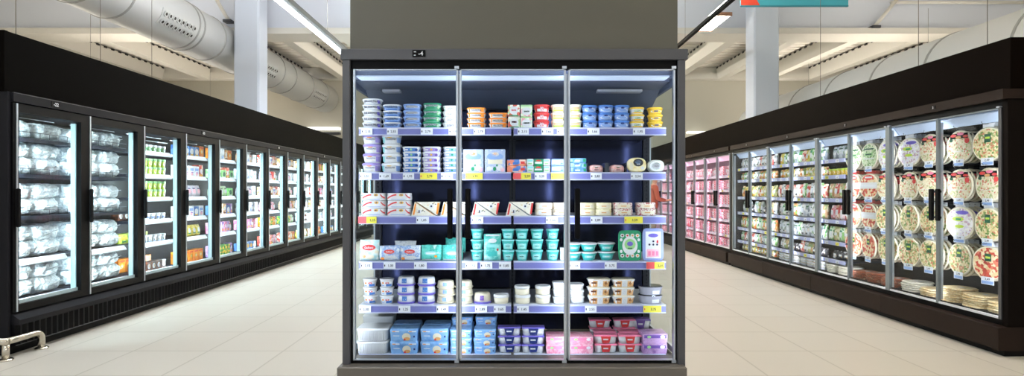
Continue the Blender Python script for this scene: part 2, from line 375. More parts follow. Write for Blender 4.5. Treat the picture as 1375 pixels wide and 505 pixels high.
# lamps
cool = mat('cool_tube', 'f4faff', 0.4, emit=LAMP_COOL, ecol='eef6ff'); warm = mat('warm_tube', 'fff6e6', 0.4, emit=LAMP_WARM, ecol='fff1dc')
housing = mat('lamp_housing', '7a7d7d', 0.5, 0.3)
t = empty('strip_lamp', (-2.86, 0, 3.68)); tag(t, 'long white strip lamp hanging over the left aisle', 'lamp')
MB().box(-0.035, 0.035, -6, 13.5, 0, 0.02, cool).build('tube', t)
upl = mat('added_uplight_cool', 'f6f8ff', 0.4, emit=UP*1.5, ecol='f2f5ff')
MB().box(-0.04, 0.11, -6, 8.3, 0.0705, 0.078, upl).build('added_uplight', t)  # added glow on the housing top, unseen from below, brightens the ceiling
MB().box(-0.045, 0.045, -6, 13.5, 0.02, 0.07, housing).box(0.045, 0.12, -6, 13.5, 0.01, 0.07, housing).build('housing', t)
t = empty('lamp_track', (3.03, 0, 3.915)); tag(t, 'black lamp track hanging over the right aisle', 'lamp track')
MB().box(-0.03, 0.03, -6, 13.5, 0, 0.05, M['black']).build('rail', t)
uplw = mat('added_uplight_warm', 'fff6ec', 0.4, emit=UP, ecol='fff3e4')
MB().box(-0.028, 0.028, -6, 8.3, 0.0505, 0.056, uplw).build('added_uplight', t)  # added upward glow on the track, lifts the ceiling
edge = mat('lamp_edge', '6a4a34', 0.5)
def panel(Y):
    t = empty('louvre_lamp', (3.16, Y, 3.915))
    q = MB(); q.box(-0.12, 0.12, 0, 0.78, 0.03, 0.05, housing)
    q.build('casing', t)
    MB().box(-0.12, 0.12, -0.012, 0, -0.005, 0.05, edge).build('end_plate', t); MB().box(-0.12, 0.12, 0.78, 0.792, -0.005, 0.05, edge).build('end_plate', t)
    for i in range(4): MB().box(-0.1+i*0.055, -0.1+i*0.055+0.043, 0.01, 0.77, 0.012, 0.028, warm).build('tube', t)
    MB().box(*(-0.002, 0.001), 0, 0.78, 0.0, 0.03, housing).box(-0.058, -0.054, 0, 0.78, 0.0, 0.03, housing).box(0.053, 0.056, 0, 0.78, 0, 0.03, housing).build('louvre', t)
    return t
for i, Y in enumerate((-4.5, -1.8, 0.9, 3.0, 5.4, 8.12, 10.9, 12.4)):
    t = panel(Y)
    tag(t, 'lit louvred lamp panel beside the black track, the one in plain view' if abs(Y-8.12) < .01 else 'lit louvred lamp panel on the track, outside the picture, %s from behind' % ORD[i+1], 'lamp')
t = empty('strip_lamp', (0.0, 0, 3.78)); tag(t, 'added fill lamp above the gangway, unseen behind the middle refrigerator', 'lamp')  # unseen lamp added to light the far bay
MB().box(-0.035, 0.035, 6, 16.5, 0, 0.02, cool).build('tube', t)
MB().box(-0.05, 0.05, 6, 16.5, 0.02, 0.06, housing).build('housing', t)
MB().box(-0.12, 0.12, 12.2, 16.5, 0.0605, 0.068, mat('added_uplight_wide', 'fff8ee', 0.4, emit=UP*2.0, ecol='fff4e4')).build('added_uplight', t)  # added upward glow for the far deck and wall
for yy in (7, 11, 15): MB().tube([(0, yy, 0.06), (0, yy, 1.1)], 0.004, wm, 6).build('cord', t)
for X, nm in ((-7.6, 'beyond the left freezers'), (7.6, 'beyond the right cabinets')):
    t = empty('strip_lamp', (X, 0, 2.85)); tag(t, 'added fill lamp hanging low '+nm+', hidden by the fascia', 'lamp')  # unseen lamps added to brighten the ceiling at both sides
    MB().box(-0.035, 0.035, 4, 16, 0, 0.02, mat('added_soft_tube', 'f4faff', 0.4, emit=8, ecol='eef6ff')).build('tube', t)
    MB().box(-0.05, 0.05, 4, 16, 0.02, 0.06, housing).build('housing', t)
    MB().box(-0.1, 0.1, 4, 16, 0.0605, 0.068, mat('added_uplight_soft', 'fff8ee', 0.4, emit=UP*0.22, ecol='fff6ea')).build('added_uplight', t)  # added upward glow onto the side ceiling
    for yy in (6, 10, 14): MB().tube([(0, yy, 0.06), (0, yy, 1.8)], 0.003, wm, 6).build('cord', t)
# hanging banner, top right
t = empty('hanging_banner', (4.14, 8.0, 4.02)); tag(t, 'hanging sign, orange-red at its left end and teal along the rest', 'sign')
q = MB(); q.prismy([(-0.78, 0), (0.78, 0), (0.78, 1.1), (-0.78, 1.1)], 0, 0.02, mat('banner_teal', '3fa3b4', 0.5)); q.build('panel', t)
q = MB(); q.prismy([(-0.78, 0.0), (-0.50, 0.0), (-0.56, 0.10), (-0.6, 0.4), (-0.78, 0.7)], -0.004, 0, mat('banner_red', 'd8452c', 0.5)); q.build('red_field', t)
q = MB(); q.box(-0.78, 0.78, -0.006, 0.024, -0.012, 0.006, mat('banner_edge', '2d7f90', 0.5)); q.build('hem', t)
for x in (-0.6, 0.6): MB().tube([(x, 0.01, 1.1), (x, 0.01, 1.98)], 0.004, wm, 6).build('cord', t)
# stainless bumper rail bottom left
t = empty('bumper_rail', (-3.93, 4.3, 0)); tag(t, 'stainless steel bumper rail guarding the corner of the left freezers', 'guard rail')
def bend(p0, p1, p2, r=0.06, n=6):
    p0, p1, p2 = Vector(p0), Vector(p1), Vector(p2); a = p1+(p0-p1).normalized()*r; c_ = p1+(p2-p1).normalized()*r
    return [tuple(a*(1-t)**2+p1*2*t*(1-t)+c_*t*t) for t in [i/n for i in range(n+1)]]
st = mat('stainless_tube', 'cfc9bc', 0.22, 1.0)
MB().tube([(0, 0.33, 0.01)]+bend((0, 0.33, 0), (0, 0.33, 0.145), (0, 0, 0.145), 0.07)+[(0, -0.02, 0.145)], 0.026, st, 16).build('side_bar', t)
MB().tube([(0, 0, 0.14), (0, 0, 0.01)], 0.024, st, 16).build('leg', t)
MB().tube([(0.028, -0.012, 0.15), (-0.6, -0.05, 0.15)]+bend((-0.6, -0.05, 0.15), (-0.8, -0.06, 0.15), (-0.8, -0.06, 0), 0.07)+[(-0.8, -0.06, 0.01)], 0.026, st, 16).build('front_bar', t)
for x, y in ((0, 0.33), (0, 0), (-0.8, -0.06)):
    MB().loft([ring(0.05, 0.05, 0, 20, 2, x, y), ring(0.05, 0.05, 0.008, 20, 2, x, y), ring(0.043, 0.043, 0.014, 20, 2, x, y)], st).build('floor_flange', t)
# ------------------------------------------------------------------ island refrigerator in the middle
YF = 3.0; YS = 3.18; YB = 3.72
def WX(px, Y): return (px-CX)/F*Y
def WZ(py, Y): return H-(py-CY)/F*Y
t = ISL = empty('display_refrigerator', (0.02, YF, 0)); tag(t, 'tall grey glass-door refrigerator standing in the middle, filled with dairy tubs', 'refrigerator')
def isl(mb): mb.v = [(x-0.02, y-YF, z) for x, y, z in mb.v]; return mb      # shapes below are given in room coordinates
base = mat('base_lacquer', '55504a', 0.45); navy = mat('dark_back_steel', '141a36', 0.14, 0.8); canopy = mat('canopy_grey', '5d6880', 0.5)
XL, XR = WX(458, 3.0), WX(921.5, 3.0)
b = MB(); b.cbox(WX(452, 2.95), WX(923, 2.95), 2.95, 3.85, 0.05, WZ(493.5, 2.95), base, 0.006); b.box(XL+.03, XR-.03, 3.0, 3.8, 0, 0.05, M['black']); isl(b).build('plinth', t)
b = MB(); b.box(XL+0.03, XR-0.03, 3.03, 3.8, 0.30, 0.343, M['black']); isl(b).build('kick_board', t)
b = MB(); b.cbox(WX(457, 3.0), WX(924, 3.0), 3.0, 3.82, WZ(80, 3.0), WZ(65.5, 3.0), M['grey'], 0.003); isl(b).build('header', t)
b = MB(); x0, x1 = WX(554, 3), WX(571.5, 3); b.box(x0, x1, 2.994, 3.0, WZ(76.5, 3), WZ(67.5, 3), M['black'])
fn = lambda x, z: (x, 2.9935, z)
b.text('-4', (x0+x1)/2+0.01, WZ(72, 3), 0.022, M['white'], fn); b.rect(x0+0.008, x0+0.02, WZ(70.5, 3), WZ(69.5, 3), M['white'], fn, 1); b.rect(x0+0.008, x0+0.018, WZ(75, 3), WZ(74, 3), M['white'], fn, 1); isl(b).build('temperature_display', t)
for a, c in ((459.5, 470), (910.5, 920.5)):
    b = MB(); b.cbox(WX(a, 3), WX(c, 3), 3.0, 3.06, WZ(493, 3), WZ(80, 3), M['grey'], 0.004); isl(b).build('corner_post', t)
b = MB(); b.box(WX(470, 3.02), WX(910.5, 3.02), 3.02, 3.06, WZ(93, 3.02), WZ(80, 3.02), M['black']); isl(b).build('top_frame', t)
b = MB(); b.box(WX(470, 3.02), WX(910.5, 3.02), 3.02, 3.06, WZ(493, 3.02), WZ(484, 3.02), M['black']); isl(b).build('bottom_frame', t)
for a, c in ((470, 473), (907.5, 910.5)):
    b = MB(); b.box(WX(a, 3.02), WX(c, 3.02), 3.02, 3.09, WZ(493, 3.02), WZ(80, 3.02), M['black']); isl(b).build('side_frame', t)
IXL, IXR = -0.905, 0.945
for X, s in ((IXL-0.012, -1), (IXR, 1)):
    g = MB(); g.box(X, X+0.012, 3.10, 3.74, 0.39, 1.93, M['glasslow']); isl(g).build('side_glass', t)
    g = MB(); g.box(X-0.003, X+0.014, 3.06, 3.76, 1.93, 2.03, canopy).box(X-0.003, X+0.014, 3.06, 3.1, 0.39, 1.93, M['black']).box(X-0.003, X+0.014, 3.735, 3.77, 0.39, 1.93, M['alu']).box(X-0.003, X+0.014, 3.06, 3.76, 0.385, 0.42, M['alu'])
    isl(g).build('side_frame', t)
b = MB(); b.box(IXL, IXR, 3.74, 3.80, 0.385, 2.03, navy); bk = isl(b).build('back_panel', t)
b = MB()
for x in (IXL+0.02, WX(688, YB), IXR-0.02):
    b.box(x-0.02, x+0.02, 3.715, 3.74, 0.40, 1.95, mat('dark_upright', '20222c', 0.4, 0.5))
    for i in range(56): b.box(x-0.004, x+0.004, 3.7145, 3.716, 0.46+i*0.026, 0.474+i*0.026, M['black'])
isl(b).build('slotted_upright', t)
b = MB()
for z in (0.52, 0.545): 
    pass
for q in range(7):
    for i in range(26):
        b.box(0.08+i*0.016+(q % 2)*0.008, 0.086+i*0.016+(q % 2)*0.008, 3.7385, 3.7405, 0.80+q*0.012, 0.806+q*0.012, mat('vent_hole', '8a93a8', 0.5))
isl(b).build('vent_perforation', t)
# canopy with its light
b = MB(); b.prismx([(3.11, 2.03), (3.73, 2.03), (3.73, 1.87), (3.66, 1.87), (3.45, 1.955), (3.24, 1.965), (3.24, 1.975), (3.11, 1.975)], IXL+0.002, IXR-0.002, canopy); cn = isl(b).build('canopy', t)
ledI = mat('island_led', 'eef4ff', 0.4, emit=LED_ISLAND, ecol='e6efff'); diff = mat('canopy_diffuser', 'c8d6ea', 0.5, emit=0.55, ecol='c0d4f4')
b = MB(); b.box(IXL+0.04, IXR-0.04, 3.115, 3.22, 1.966, 1.974, diff); isl(b).build('light_diffuser', t)
b = MB(); b.box(-0.86, 0.90, 3.075, 3.10, 2.004, 2.012, mat('canopy_led', 'eef4ff', 0.4, emit=3.5, ecol='dce8ff')); isl(b).build('led_strip', t)
for x0, x1 in ((WX(508, 3.3), WX(532, 3.3)), (WX(806, 3.3), WX(838, 3.3)), (WX(838, 3.3), WX(868, 3.3))):
    b = MB(); b.box(x0, x1, 3.40, 3.46, 1.935, 1.95, mat('vent_cover', 'd5dbe6', 0.5)); isl(b).build('vent_cover', t)
# doors
for i, (a, c, hx, side) in enumerate(((475, 615.5, 600.4, 1), (617.5, 759.5, 624.4, 1), (763, 906, 772, 1))):
    x0, x1 = WX(a, 3.03), WX(c, 3.03); z0, z1 = WZ(484, 3.03), WZ(93, 3.03)
    d = MB(); d.box(x0, x0+0.009, 3.02, 3.045, z0, z1, M['alu']).box(x1-0.009, x1, 3.02, 3.045, z0, z1, M['alu']).box(x0, x1, 3.02, 3.045, z1-0.006, z1, M['alu']).box(x0, x1, 3.02, 3.045, z0, z0+0.006, M['alu'])
    dr = isl(d).build('glass_door', t)
    g = MB(); g.box(x0+0.009, x1-0.009, 3.03, 3.036, z0+0.006, z1-0.006, M['glass']); isl(g).build('pane', dr)
    h = MB(); xh = WX(hx, 2.98); h.cbox(xh, xh+0.029, 2.975, 3.0, 1.062, 1.335, M['black'], 0.005); h.box(xh+0.008, xh+0.02, 3.0, 3.03, 1.09, 1.11, M['black']); h.box(xh+0.008, xh+0.02, 3.0, 3.03, 1.29, 1.31, M['black']); isl(h).build('handle', dr)
    for hz in (z0-0.01, z1): 
        hg = MB(); hg.box(x1-0.02, x1+0.004, 3.015, 3.05, hz, hz+0.014, M['alu']); isl(hg).build('hinge', dr)
for px in (616.5, 761.2):
    m_ = MB(); X = WX(px, 3.07); m_.box(X-0.016, X+0.016, 3.052, 3.068, 0.35, 1.97, M['alu']); mm_ = isl(m_).build('mullion', t)
    l = MB(); l.box(X-0.012, X+0.012, 3.068, 3.080, 0.36, 1.94, ledI); isl(l).build('led_strip', mm_)
for X in (IXL+0.012, IXR-0.012):
    l = MB(); l.box(X-0.008, X+0.008, 3.088, 3.098, 0.36, 1.92, ledI); isl(l).build('led_strip', t)
# shelves: two modules each
rail = mat('price_rail', '7074b4', 0.4); railw = mat('rail_edge', 'b4bad6', 0.35); shelfm = mat('shelf_enamel', '30344a', 0.35, 0.3); shelft = mat('shelf_top', 'c9cfdd', 0.4)
RY = [(171.5, 181.5), (231.5, 241.5), (290, 300.5), (351, 361.5), (409.5, 420), (476, 483.5)]
SZ = [WZ(a, YS) for a, c in RY]
TAGS = [
 [(485, 500, 'w', '2,15'), (519.5, 534, 'w', '2,55'), (565, 581, 'w', '2,79'), (602.5, 613, 'w', '1,69'), (636, 651, 'w', '2,79'), (695, 710, 'w', '2,15'), (727, 743, 'w', '3,66'), (748, 757, 'w', ''), (788.5, 805, 'w', '1,66'), (850, 866, 'w', '1,95')],
 [(483, 499, 'w', '2,51'), (509, 525, 'w', '1,69'), (541, 556, 'w', '1,95'), (564, 587, 'y', '2,79'), (592, 608, 'w', '1,36'), (625, 648, 'y', '4,99'), (689, 713, 'ry', '2,29'), (718, 734, 'w', '3,25'), (740, 757, 'y', ''), (793, 808, 'w', '2,85'), (847, 863, 'w', '2,54')],
 [(481, 505.5, 'ry', '2,25'), (559, 576, 'w', '1,85'), (633, 649, 'w', '1,75'), (733, 749, 'w', '2,66'), (793, 809, 'w', '2,89'), (838.5, 863, 'y', '3,59')],
 [(484, 500, 'w', '2,15'), (515, 531, 'w', '1,00'), (556, 573, 'w', '1,80'), (625, 641, 'w', '1,55'), (645, 661, 'w', '1,75'), (670, 686, 'w', '1,65'), (764, 779, 'w', '1,66'), (812, 828, 'w', '3,75'), (868, 892, 'ry', '2,35')],
 [(482, 498, 'w', '2,30'), (535, 551, 'w', '1,25'), (586, 602, 'w', '1,49'), (638, 654, 'w', '2,89'), (663, 679, 'w', '3,65'), (694, 710, 'w', '1,45'), (785.5, 801, 'w', '2,55'), (864, 888, 'y', '3,75')],
 [(486, 500, 'w', '2,29'), (520, 536, 'w', '2,29'), (590, 606, 'w', '2,15'), (669, 685, 'w', '1,25'), (808, 830, 'y', '2,15'), (874, 888, 'w', '1,55')]]
for i, (ra, rb) in enumerate(RY):
    z = SZ[i]; zb = WZ(rb, YS)
    for a, c in ((482, 686.3), (689.8, 894)):
        x0, x1 = WX(a, YS), WX(c, YS)
        last = (i == 5)
        s = MB(); s.box(x0, x1, YS+0.006, 3.71, z-0.022, z-0.002, shelfm).box(x0, x1, YS+0.004, 3.71, z-0.002, z, shelft)
        so = isl(s).build('shelf', t)
        r = MB(); r.box(x0, x1, YS, YS+0.006, zb, z, rail if not last else M['white']).box(x0, x1, YS-0.004, YS+0.005, z-0.007, z+0.001, railw).box(x0, x1, YS-0.004, YS+0.005, zb-0.002, zb+0.004, railw); isl(r).build('price_rail', so)
        for ta, tb, k, tx in TAGS[i]:
            if a-2 <= ta < c:
                g = MB(); X0, X1 = WX(ta, YS-0.006), WX(tb, YS-0.006); f2 = lambda x, zz: (x, YS-0.0072, zz)
                tm = M['tagw'] if k == 'w' else M['tagy']
                hh = (z-zb) if not last else (z-zb)*0.7
                g.box(X0, X1, YS-0.0065, YS-0.0045, zb+0.003, zb+hh-0.004, tm)
                xm = X0
                if k == 'ry': xm = X0+(X1-X0)*0.45; g.rect(X0, xm, zb+0.003, zb+hh-0.004, M['tagr'], f2, 1)
                if tx: g.text(tx, (xm+X1)/2+0.006, zb+hh*0.48, hh*0.30, M['ink'], lambda x, zz: (x, YS-0.0076, zz), (X1-xm)*0.6)
                g.rect(X0+0.004, X0+0.010, zb+hh*0.35, zb+hh*0.6, M['ink'] if k == 'w' else M['tagr'], f2, 1)
                isl(g).build('price_tag', so, label={'w': None, 'y': 'yellow price tag', 'ry': 'red and yellow price tag'}[k])
# olive fascia box on top
o = MB().cbox(WX(470, 3.03), WX(910, 3.03), 3.03, 3.82, 2.099, 2.9, mat('olive_panel', '47453a', 0.5), 0.003).build('fascia_box'); tag(o, 'olive-grey boxed fascia panel standing on top of the middle refrigerator', 'panel')

# ------------------------------------------------------------------ goods in the island
SN = ['top', 'second', 'third', 'fourth', 'fifth', 'bottom']
def tier(j, n):
    if n == 1: return ''
    if n == 2: return ['bottom one', 'top one'][j]
    if j == 0: return 'lowest'
    if j == n-1: return 'topmost'
    return 'middle' if n == 3 else ORD[j+1]+' up'
import re as _re
def stack(key, cat, what, shelf, x0, x1, n, pitch, group, where, d, yoff=0.012, zoff=0.0, loc=None, rot=0, jit=0.03):
    """n copies of a kind piled up between two picture columns on a shelf of the island"""
    Y = YS+yoff+d/2; X = (WX(x0, YS+yoff)+WX(x1, YS+yoff))/2*(1+0.0)
    for j in range(n):
        tt = tier(j, n)
        lab = what+(', '+tt+' of the '+where if tt else ', '+where)
        place(key, (X+random.uniform(-.002, .002), Y+random.uniform(0, .006), SZ[shelf]+0.0005+zoff+j*pitch), rot, lab, cat, group, jit)
def wpx(a, Y=YS+0.012): return a/F*Y
def txt(s, z, h, m='ink', w=0.7): return ('t', s, 0, z, h, w, m)
# shelf A
hA = wpx(8.0)
tub('tubA1', 'spread_tub', wpx(27), hA, 0.10, 'white', 'white', [txt('PHILADELPHIA', 0.52, 0.36, w=0.68), ('r', 0.32, 0.42, 0.2, 0.75, 'violet')])
tub('tubA2', 'spread_tub', wpx(25.5), hA, 0.10, 'pblue', 'white', [txt('PHILADELPHIA', 0.55, 0.34, w=0.66), ('r', -0.42, 0.42, 0.05, 0.25, 'blue')])
tub('tubA3', 'spread_tub', wpx(26), hA, 0.10, 'pblue', 'pblue', [('r', -0.4, 0.38, 0.35, 0.78, 'white'), txt('PHILADELPHIA', 0.55, 0.34, w=0.62)])
tub('tubA4', 'spread_tub', wpx(25.5), hA*1.06, 0.10, 'white', 'green', [('r', -0.44, 0.44, 0.05, 0.4, 'green'), txt('PHILADELPHIA', 0.58, 0.34, w=0.62), ('e', 0.33, 0.4, 0.06, 0.28, 'lgreen')])
tub('tubA5', 'spread_tub', wpx(23), wpx(7.6), 0.10, 'white', 'white', [('r', -0.3, 0.3, 0.25, 0.7, 'tagw'), txt('LIGHT', 0.5, 0.34, w=0.4)], p=4)
tub('tubA6', 'spread_tub', wpx(26), wpx(6.9), 0.09, 'white', 'orange', [('r', 0.22, 0.4, 0.15, 0.75, 'orange'), ('r', -0.38, -0.32, 0.15, 0.75, 'orange'), txt('PHILADELPHIA', 0.45, 0.36, w=0.5)], p=5, k0=0.9)
carton('packA8', 'snack_pack', wpx(16), wpx(15.5), 0.07, pat('pack_green_red', ['eef2e6', 'bcd8a0', 'dfe9d6', 'd85a4a', 'f1f3ea'], 45), [('e', 0, 0.5, 0.36, 0.36, 'white'), ('r', -0.2, 0.2, 0.45, 0.6, 'red'), ('r', -0.4, 0.4, 0.02, 0.12, 'green')])
carton('packA9', 'snack_pack', wpx(15.5), wpx(15.5), 0.07, pat('pack_green_white', ['e8f2e0', '9fcf88', 'dfeed2', 'f0a8b4', 'f4f8f0'], 45), [('e', 0, 0.42, 0.42, 0.34, 'white'), ('r', -0.24, 0.24, 0.36, 0.48, 'dgreen'), ('r', -0.5, 0.5, 0.86, 0.97, 'lgreen')])
tub('tubA10', 'spread_tub', wpx(22), wpx(10.6), 0.085, 'red', 'red', [('r', -0.42, 0.42, 0.12, 0.45, 'white'), ('e', 0, 0.3, 0.1, 0.12, 'red'), txt('light', 0.6, 0.2, 'white', 0.4)])
tub('tubA11', 'spread_tub', wpx(19), wpx(10.6), 0.075, 'cream', 'cream', [('r', -0.36, 0.36, 0.15, 0.35, 'lime'), ('r', -0.3, 0.3, 0.45, 0.6, 'tan')])
tub('tubA13', 'spread_tub', wpx(21.5), wpx(10.4), 0.085, 'pblue', 'blue', [('e', 0, 0.36, 0.34, 0.22, 'white'), ('e', 0.05, 0.33, 0.1, 0.1, 'pblue'), ('e', 0, 0.62, 0.12, 0.10, 'dblue')])
tub('tubA16', 'spread_tub', wpx(20), wpx(9.4), 0.08, 'white', 'yellow', [('r', -0.36, 0.36, 0.1, 0.3, 'gold'), ('e', 0, 0.42, 0.24, 0.16, 'lgreen'), ('r', -0.1, 0.1, 0.38, 0.46, 'dgreen')])
tub('tubA17', 'spread_tub', wpx(20.5), wpx(9.4), 0.08, 'yellow', 'yellow', [('e', 0, 0.4, 0.34, 0.22, 'white'), ('r', -0.14, 0.14, 0.34, 0.5, 'dblue')])
W = ' tub stack on the top shelf'
gA = 'spread tubs on the top shelf of the middle refrigerator'
stack('tubA1', 'tub', 'white round spread tub', 0, 484, 511, 5, hA, gA, 'stack at the far left of the top shelf', 0.10)
stack('tubA2', 'tub', 'pale blue tub with white lid', 0, 512, 538, 4, hA, gA, 'second stack on the top shelf', 0.10)
stack('tubA1', 'tub', 'white spread tub set back', 0, 512, 535, 4, hA, gA, 'row behind the pale blue tubs', 0.10, yoff=0.12, zoff=hA*0.25)
stack('tubA3', 'tub', 'pale blue tub with pale blue lid', 0, 538.7, 565, 4, hA*1.02, gA, 'third stack on the top shelf', 0.10)
stack('tubA4', 'tub', 'white tub with green lid', 0, 566, 592, 4, hA*1.06, gA, 'green stack on the top shelf', 0.10)
stack('tubA5', 'tub', 'squarish white spread tub', 0, 593, 616, 4, wpx(7.6), gA, 'stack left of the first door edge', 0.10)
stack('tubA6', 'tub', 'flat tub with orange lid', 0, 626.5, 653, 4, wpx(6.9), gA, 'left of the two orange stacks', 0.09)
stack('tubA6', 'tub', 'flat tub with orange lid', 0, 655.8, 681.5, 3, wpx(6.9), gA, 'right of the two orange stacks', 0.09)
stack('packA8', 'pack', 'white pack with red and green print', 0, 682.3, 698.3, 2, wpx(15.6), 'snack packs on the top shelf', 'pile beside the orange-lidded tubs', 0.07)
stack('packA9', 'pack', 'green and white pack with oval label', 0, 699.3, 715, 2, wpx(15.6), 'snack packs on the top shelf', 'pile left of the red tubs', 0.07)
stack('tubA10', 'tub', 'red tub with white band', 0, 716.5, 738.7, 3, wpx(10.6), gA, 'red stack on the top shelf', 0.085)
stack('tubA11', 'tub', 'cream-coloured small tub', 0, 740, 759, 3, wpx(10.6), gA, 'stack left of the second door edge', 0.075)
stack('tubA11', 'tub', 'cream-coloured small tub', 0, 764, 782, 3, wpx(10.6), gA, 'stack right of the second door edge', 0.075)
for i, (a, c_, nm) in enumerate(((782.3, 803.6, 'left blue stack on the top shelf'), (804, 825, 'middle blue stack on the top shelf'), (825.5, 846.5, 'right blue stack on the top shelf'))):
    stack('tubA13', 'tub', 'blue-lidded tub with white label', 0, a, c_, 3, wpx(10.4), gA, nm, 0.085)
stack('tubA16', 'tub', 'white tub with yellow lid', 0, 847, 867, 3, wpx(9.4), gA, 'left yellow stack on the top shelf', 0.08)
stack('tubA17', 'tub', 'all-yellow tub with white label', 0, 871.5, 892, 3, wpx(9.4), gA, 'right end of the top shelf', 0.08)
# shelf B
hB = wpx(12.8)
tub('tubB1', 'cheese_tub', wpx(25.5), hB, 0.105, 'white', 'lav', [('e', -0.05, 0.72, 0.14, 0.11, 'orange'), ('e', -0.05, 0.5, 0.3, 0.12, 'tagw'), txt('PHILADELPHIA', 0.5, 0.16, w=0.5), ('r', 0.26, 0.46, 0.15, 0.68, 'lav'), ('e', -0.1, 0.22, 0.26, 0.1, 'cream')])
tub('tubB2', 'cheese_tub', wpx(26.5), hB, 0.105, 'white', 'white', [('e', -0.05, 0.74, 0.14, 0.11, 'gold'), txt('PHILADELPHIA', 0.5, 0.16, w=0.5), ('r', -0.44, -0.3, 0.15, 0.7, 'aqua'), ('r', 0.3, 0.46, 0.15, 0.68, 'pblue')])
for k_, m1, m2 in (('trayB3', 'blue', 'lgreen'), ('trayB4', 'lav', 'gold'), ('trayB5', 'pblue', 'green')):
    tray(k_, 'sliced_cheese_tray', wpx(25.5), wpx(7.0), 0.12, 'white', 'white', [('r', -0.46, 0.46, 0.06, 0.66, m1), ('r', -0.34, -0.16, 0.25, 0.5, 'white'), ('e', 0, 0.4, 0.06, 0.2, m2), ('r', 0.2, 0.34, 0.2, 0.5, 'purple' if m1 == 'lav' else 'dblue')])
carton('boxB6', 'cheese_box', wpx(27.5), wpx(31), 0.09, pat('mozz_box', ['8fa8d8', 'c3cde8', '9fb4de', 'dfe4ee', '7e98cc'], 30, kind='noise'), [('e', 0, 0.68, 0.40, 0.16, 'pblue'), ('e', 0, 0.78, 0.2, 0.09, 'cream'), ('e', 0, 0.80, 0.12, 0.05, 'orange'), ('r', -0.36, 0.36, 0.36, 0.56, 'cream'), ('e', 0.22, 0.2, 0.16, 0.14, 'white'), ('e', -0.28, 0.16, 0.14, 0.1, 'white'), ('e', -0.02, 0.15, 0.08, 0.09, 'green'), ('e', 0.36, 0.12, 0.1, 0.1, 'lpink'), ('e', 0.1, 0.3, 0.05, 0.05, 'green')])
carton('boxB8', 'flat_box', wpx(26), wpx(8.6), 0.09, pat('orange_blue_print', ['f0b49c', 'e8876a', '5f86cc', 'f2d8cc', 'f0a080'], 40), [('r', -0.2, 0.1, 0.2, 0.6, 'blue'), ('r', 0.2, 0.42, 0.3, 0.7, 'red')])
carton('boxB9', 'flat_box', wpx(9), wpx(9), 0.07, M['white'], [('r', -0.4, 0.4, 0.6, 0.9, 'aqua'), ('r', -0.3, 0.3, 0.2, 0.4, 'lgreen')])
carton('boxB10', 'flat_box', wpx(12), wpx(9), 0.07, M['green'], [('r', -0.4, 0.4, 0.3, 0.55, 'white'), ('e', 0, 0.75, 0.3, 0.12, 'red')])
carton('boxB11', 'flat_box', wpx(17.5), wpx(9), 0.08, M['pblue'], [('r', -0.45, 0.2, 0.25, 0.8, 'white'), ('r', 0.2, 0.4, 0.2, 0.4, 'blue')])
carton('boxB12', 'flat_box', wpx(22), wpx(6.3), 0.08, pat('blue_green_print', ['7fa4dc', '4f82c8', '9cc4d8', '5c96c4'], 40), [('r', 0.3, 0.46, 0.2, 0.8, 'green'), ('r', -0.46, -0.34, 0.2, 0.7, 'lgreen'), ('r', -0.2, 0.1, 0.3, 0.6, 'white')])
pouch('packB13', 'vacuum_pack', wpx(20), wpx(10.5), 0.08, pat('ham_slices', ['e8c8c0', 'e09c94', 'f0ded8'], 40, kind='noise'), [('r', -0.26, 0.26, 0.12, 0.85, 'white'), ('r', -0.1, 0.1, 0.55, 0.68, 'dgreen'), ('r', -0.14, 0.14, 0.3, 0.38, 'ink')], amp=0.003, seal=False, p=3)
W2 = wpx(26)
def round_pack(key, name, wd, hh, dd, body, ds, p=2.6):
    def mk():
        b = MB(); b.loft([[(x, y, hh/2+z) for x, z, y in [(q[0], q[1], 0) for q in ring(wd/2*k_, hh/2*k_, 0, 28, p)]] for y, k_ in ()] or [[(q[0], yy, hh/2+q[1]) for q in ring(wd/2*k_, hh/2*k_, 0, 28, p)] for yy, k_ in ((-dd/2, 0.86), (-dd/2+0.006, 0.97), (-dd/2+0.012, 1.0), (dd/2, 0.97))], body, smooth=False); o = b.build(name)
        q = MB(); decals(q, ds, wd, hh, lambda x, z: (x, -dd/2-0.001, z)); q.build('label', o); return o
    KINDS[key] = mk
round_pack('packB15', 'cheese_platter', W2, wpx(20), 0.035, pat('cheese_slices', ['f0dc98', 'f6ecc4', 'e8c868'], 18, kind='noise'), [('e', 0.06, 0.66, 0.26, 0.26, 'grey'), ('e', 0.05, 0.7, 0.16, 0.13, 'pblue'), ('e', 0.28, 0.3, 0.09, 0.11, 'white'), ('e', -0.3, 0.4, 0.1, 0.28, 'cream'), ('r', -0.02, 0.16, 0.5, 0.6, 'white')])
round_pack('packB16', 'round_cheese', wpx(23), wpx(17), 0.03, mat('foil_grey', 'b9beb8', 0.35, 0.3), [('e', 0, 0.5, 0.4, 0.4, 'tagw'), ('e', 0, 0.5, 0.3, 0.3, 'lgreen'), ('e', 0, 0.5, 0.26, 0.24, 'white'), ('r', -0.16, 0.16, 0.46, 0.54, 'ink')])
gB = 'cheese tubs on the second shelf of the middle refrigerator'
stack('tubB1', 'tub', 'white cheese tub with lavender lid', 1, 484.5, 509.5, 4, hB, gB, 'left end of the second shelf', 0.105)
stack('tubB2', 'tub', 'white cheese tub with white lid', 1, 510.5, 536.5, 4, hB, gB, 'second stack of the second shelf', 0.105)
for k_, nm, a in (('trayB3', 'blue flat tray with white lid', 539), ('trayB4', 'purple flat tray with white lid', 565.5), ('trayB5', 'light blue flat tray, white lid', 594)):
    stack(k_, 'cheese tray', nm, 1, a, a+25.3, 5, wpx(7.0), 'flat cheese trays on the second shelf', 'pile on the second shelf', 0.12)
stack('boxB6', 'box', 'blue box printed with white cheese balls', 1, 621.3, 648.6, 1, 0, 'cheese boxes on the second shelf', 'the left one beside the door edge', 0.09)
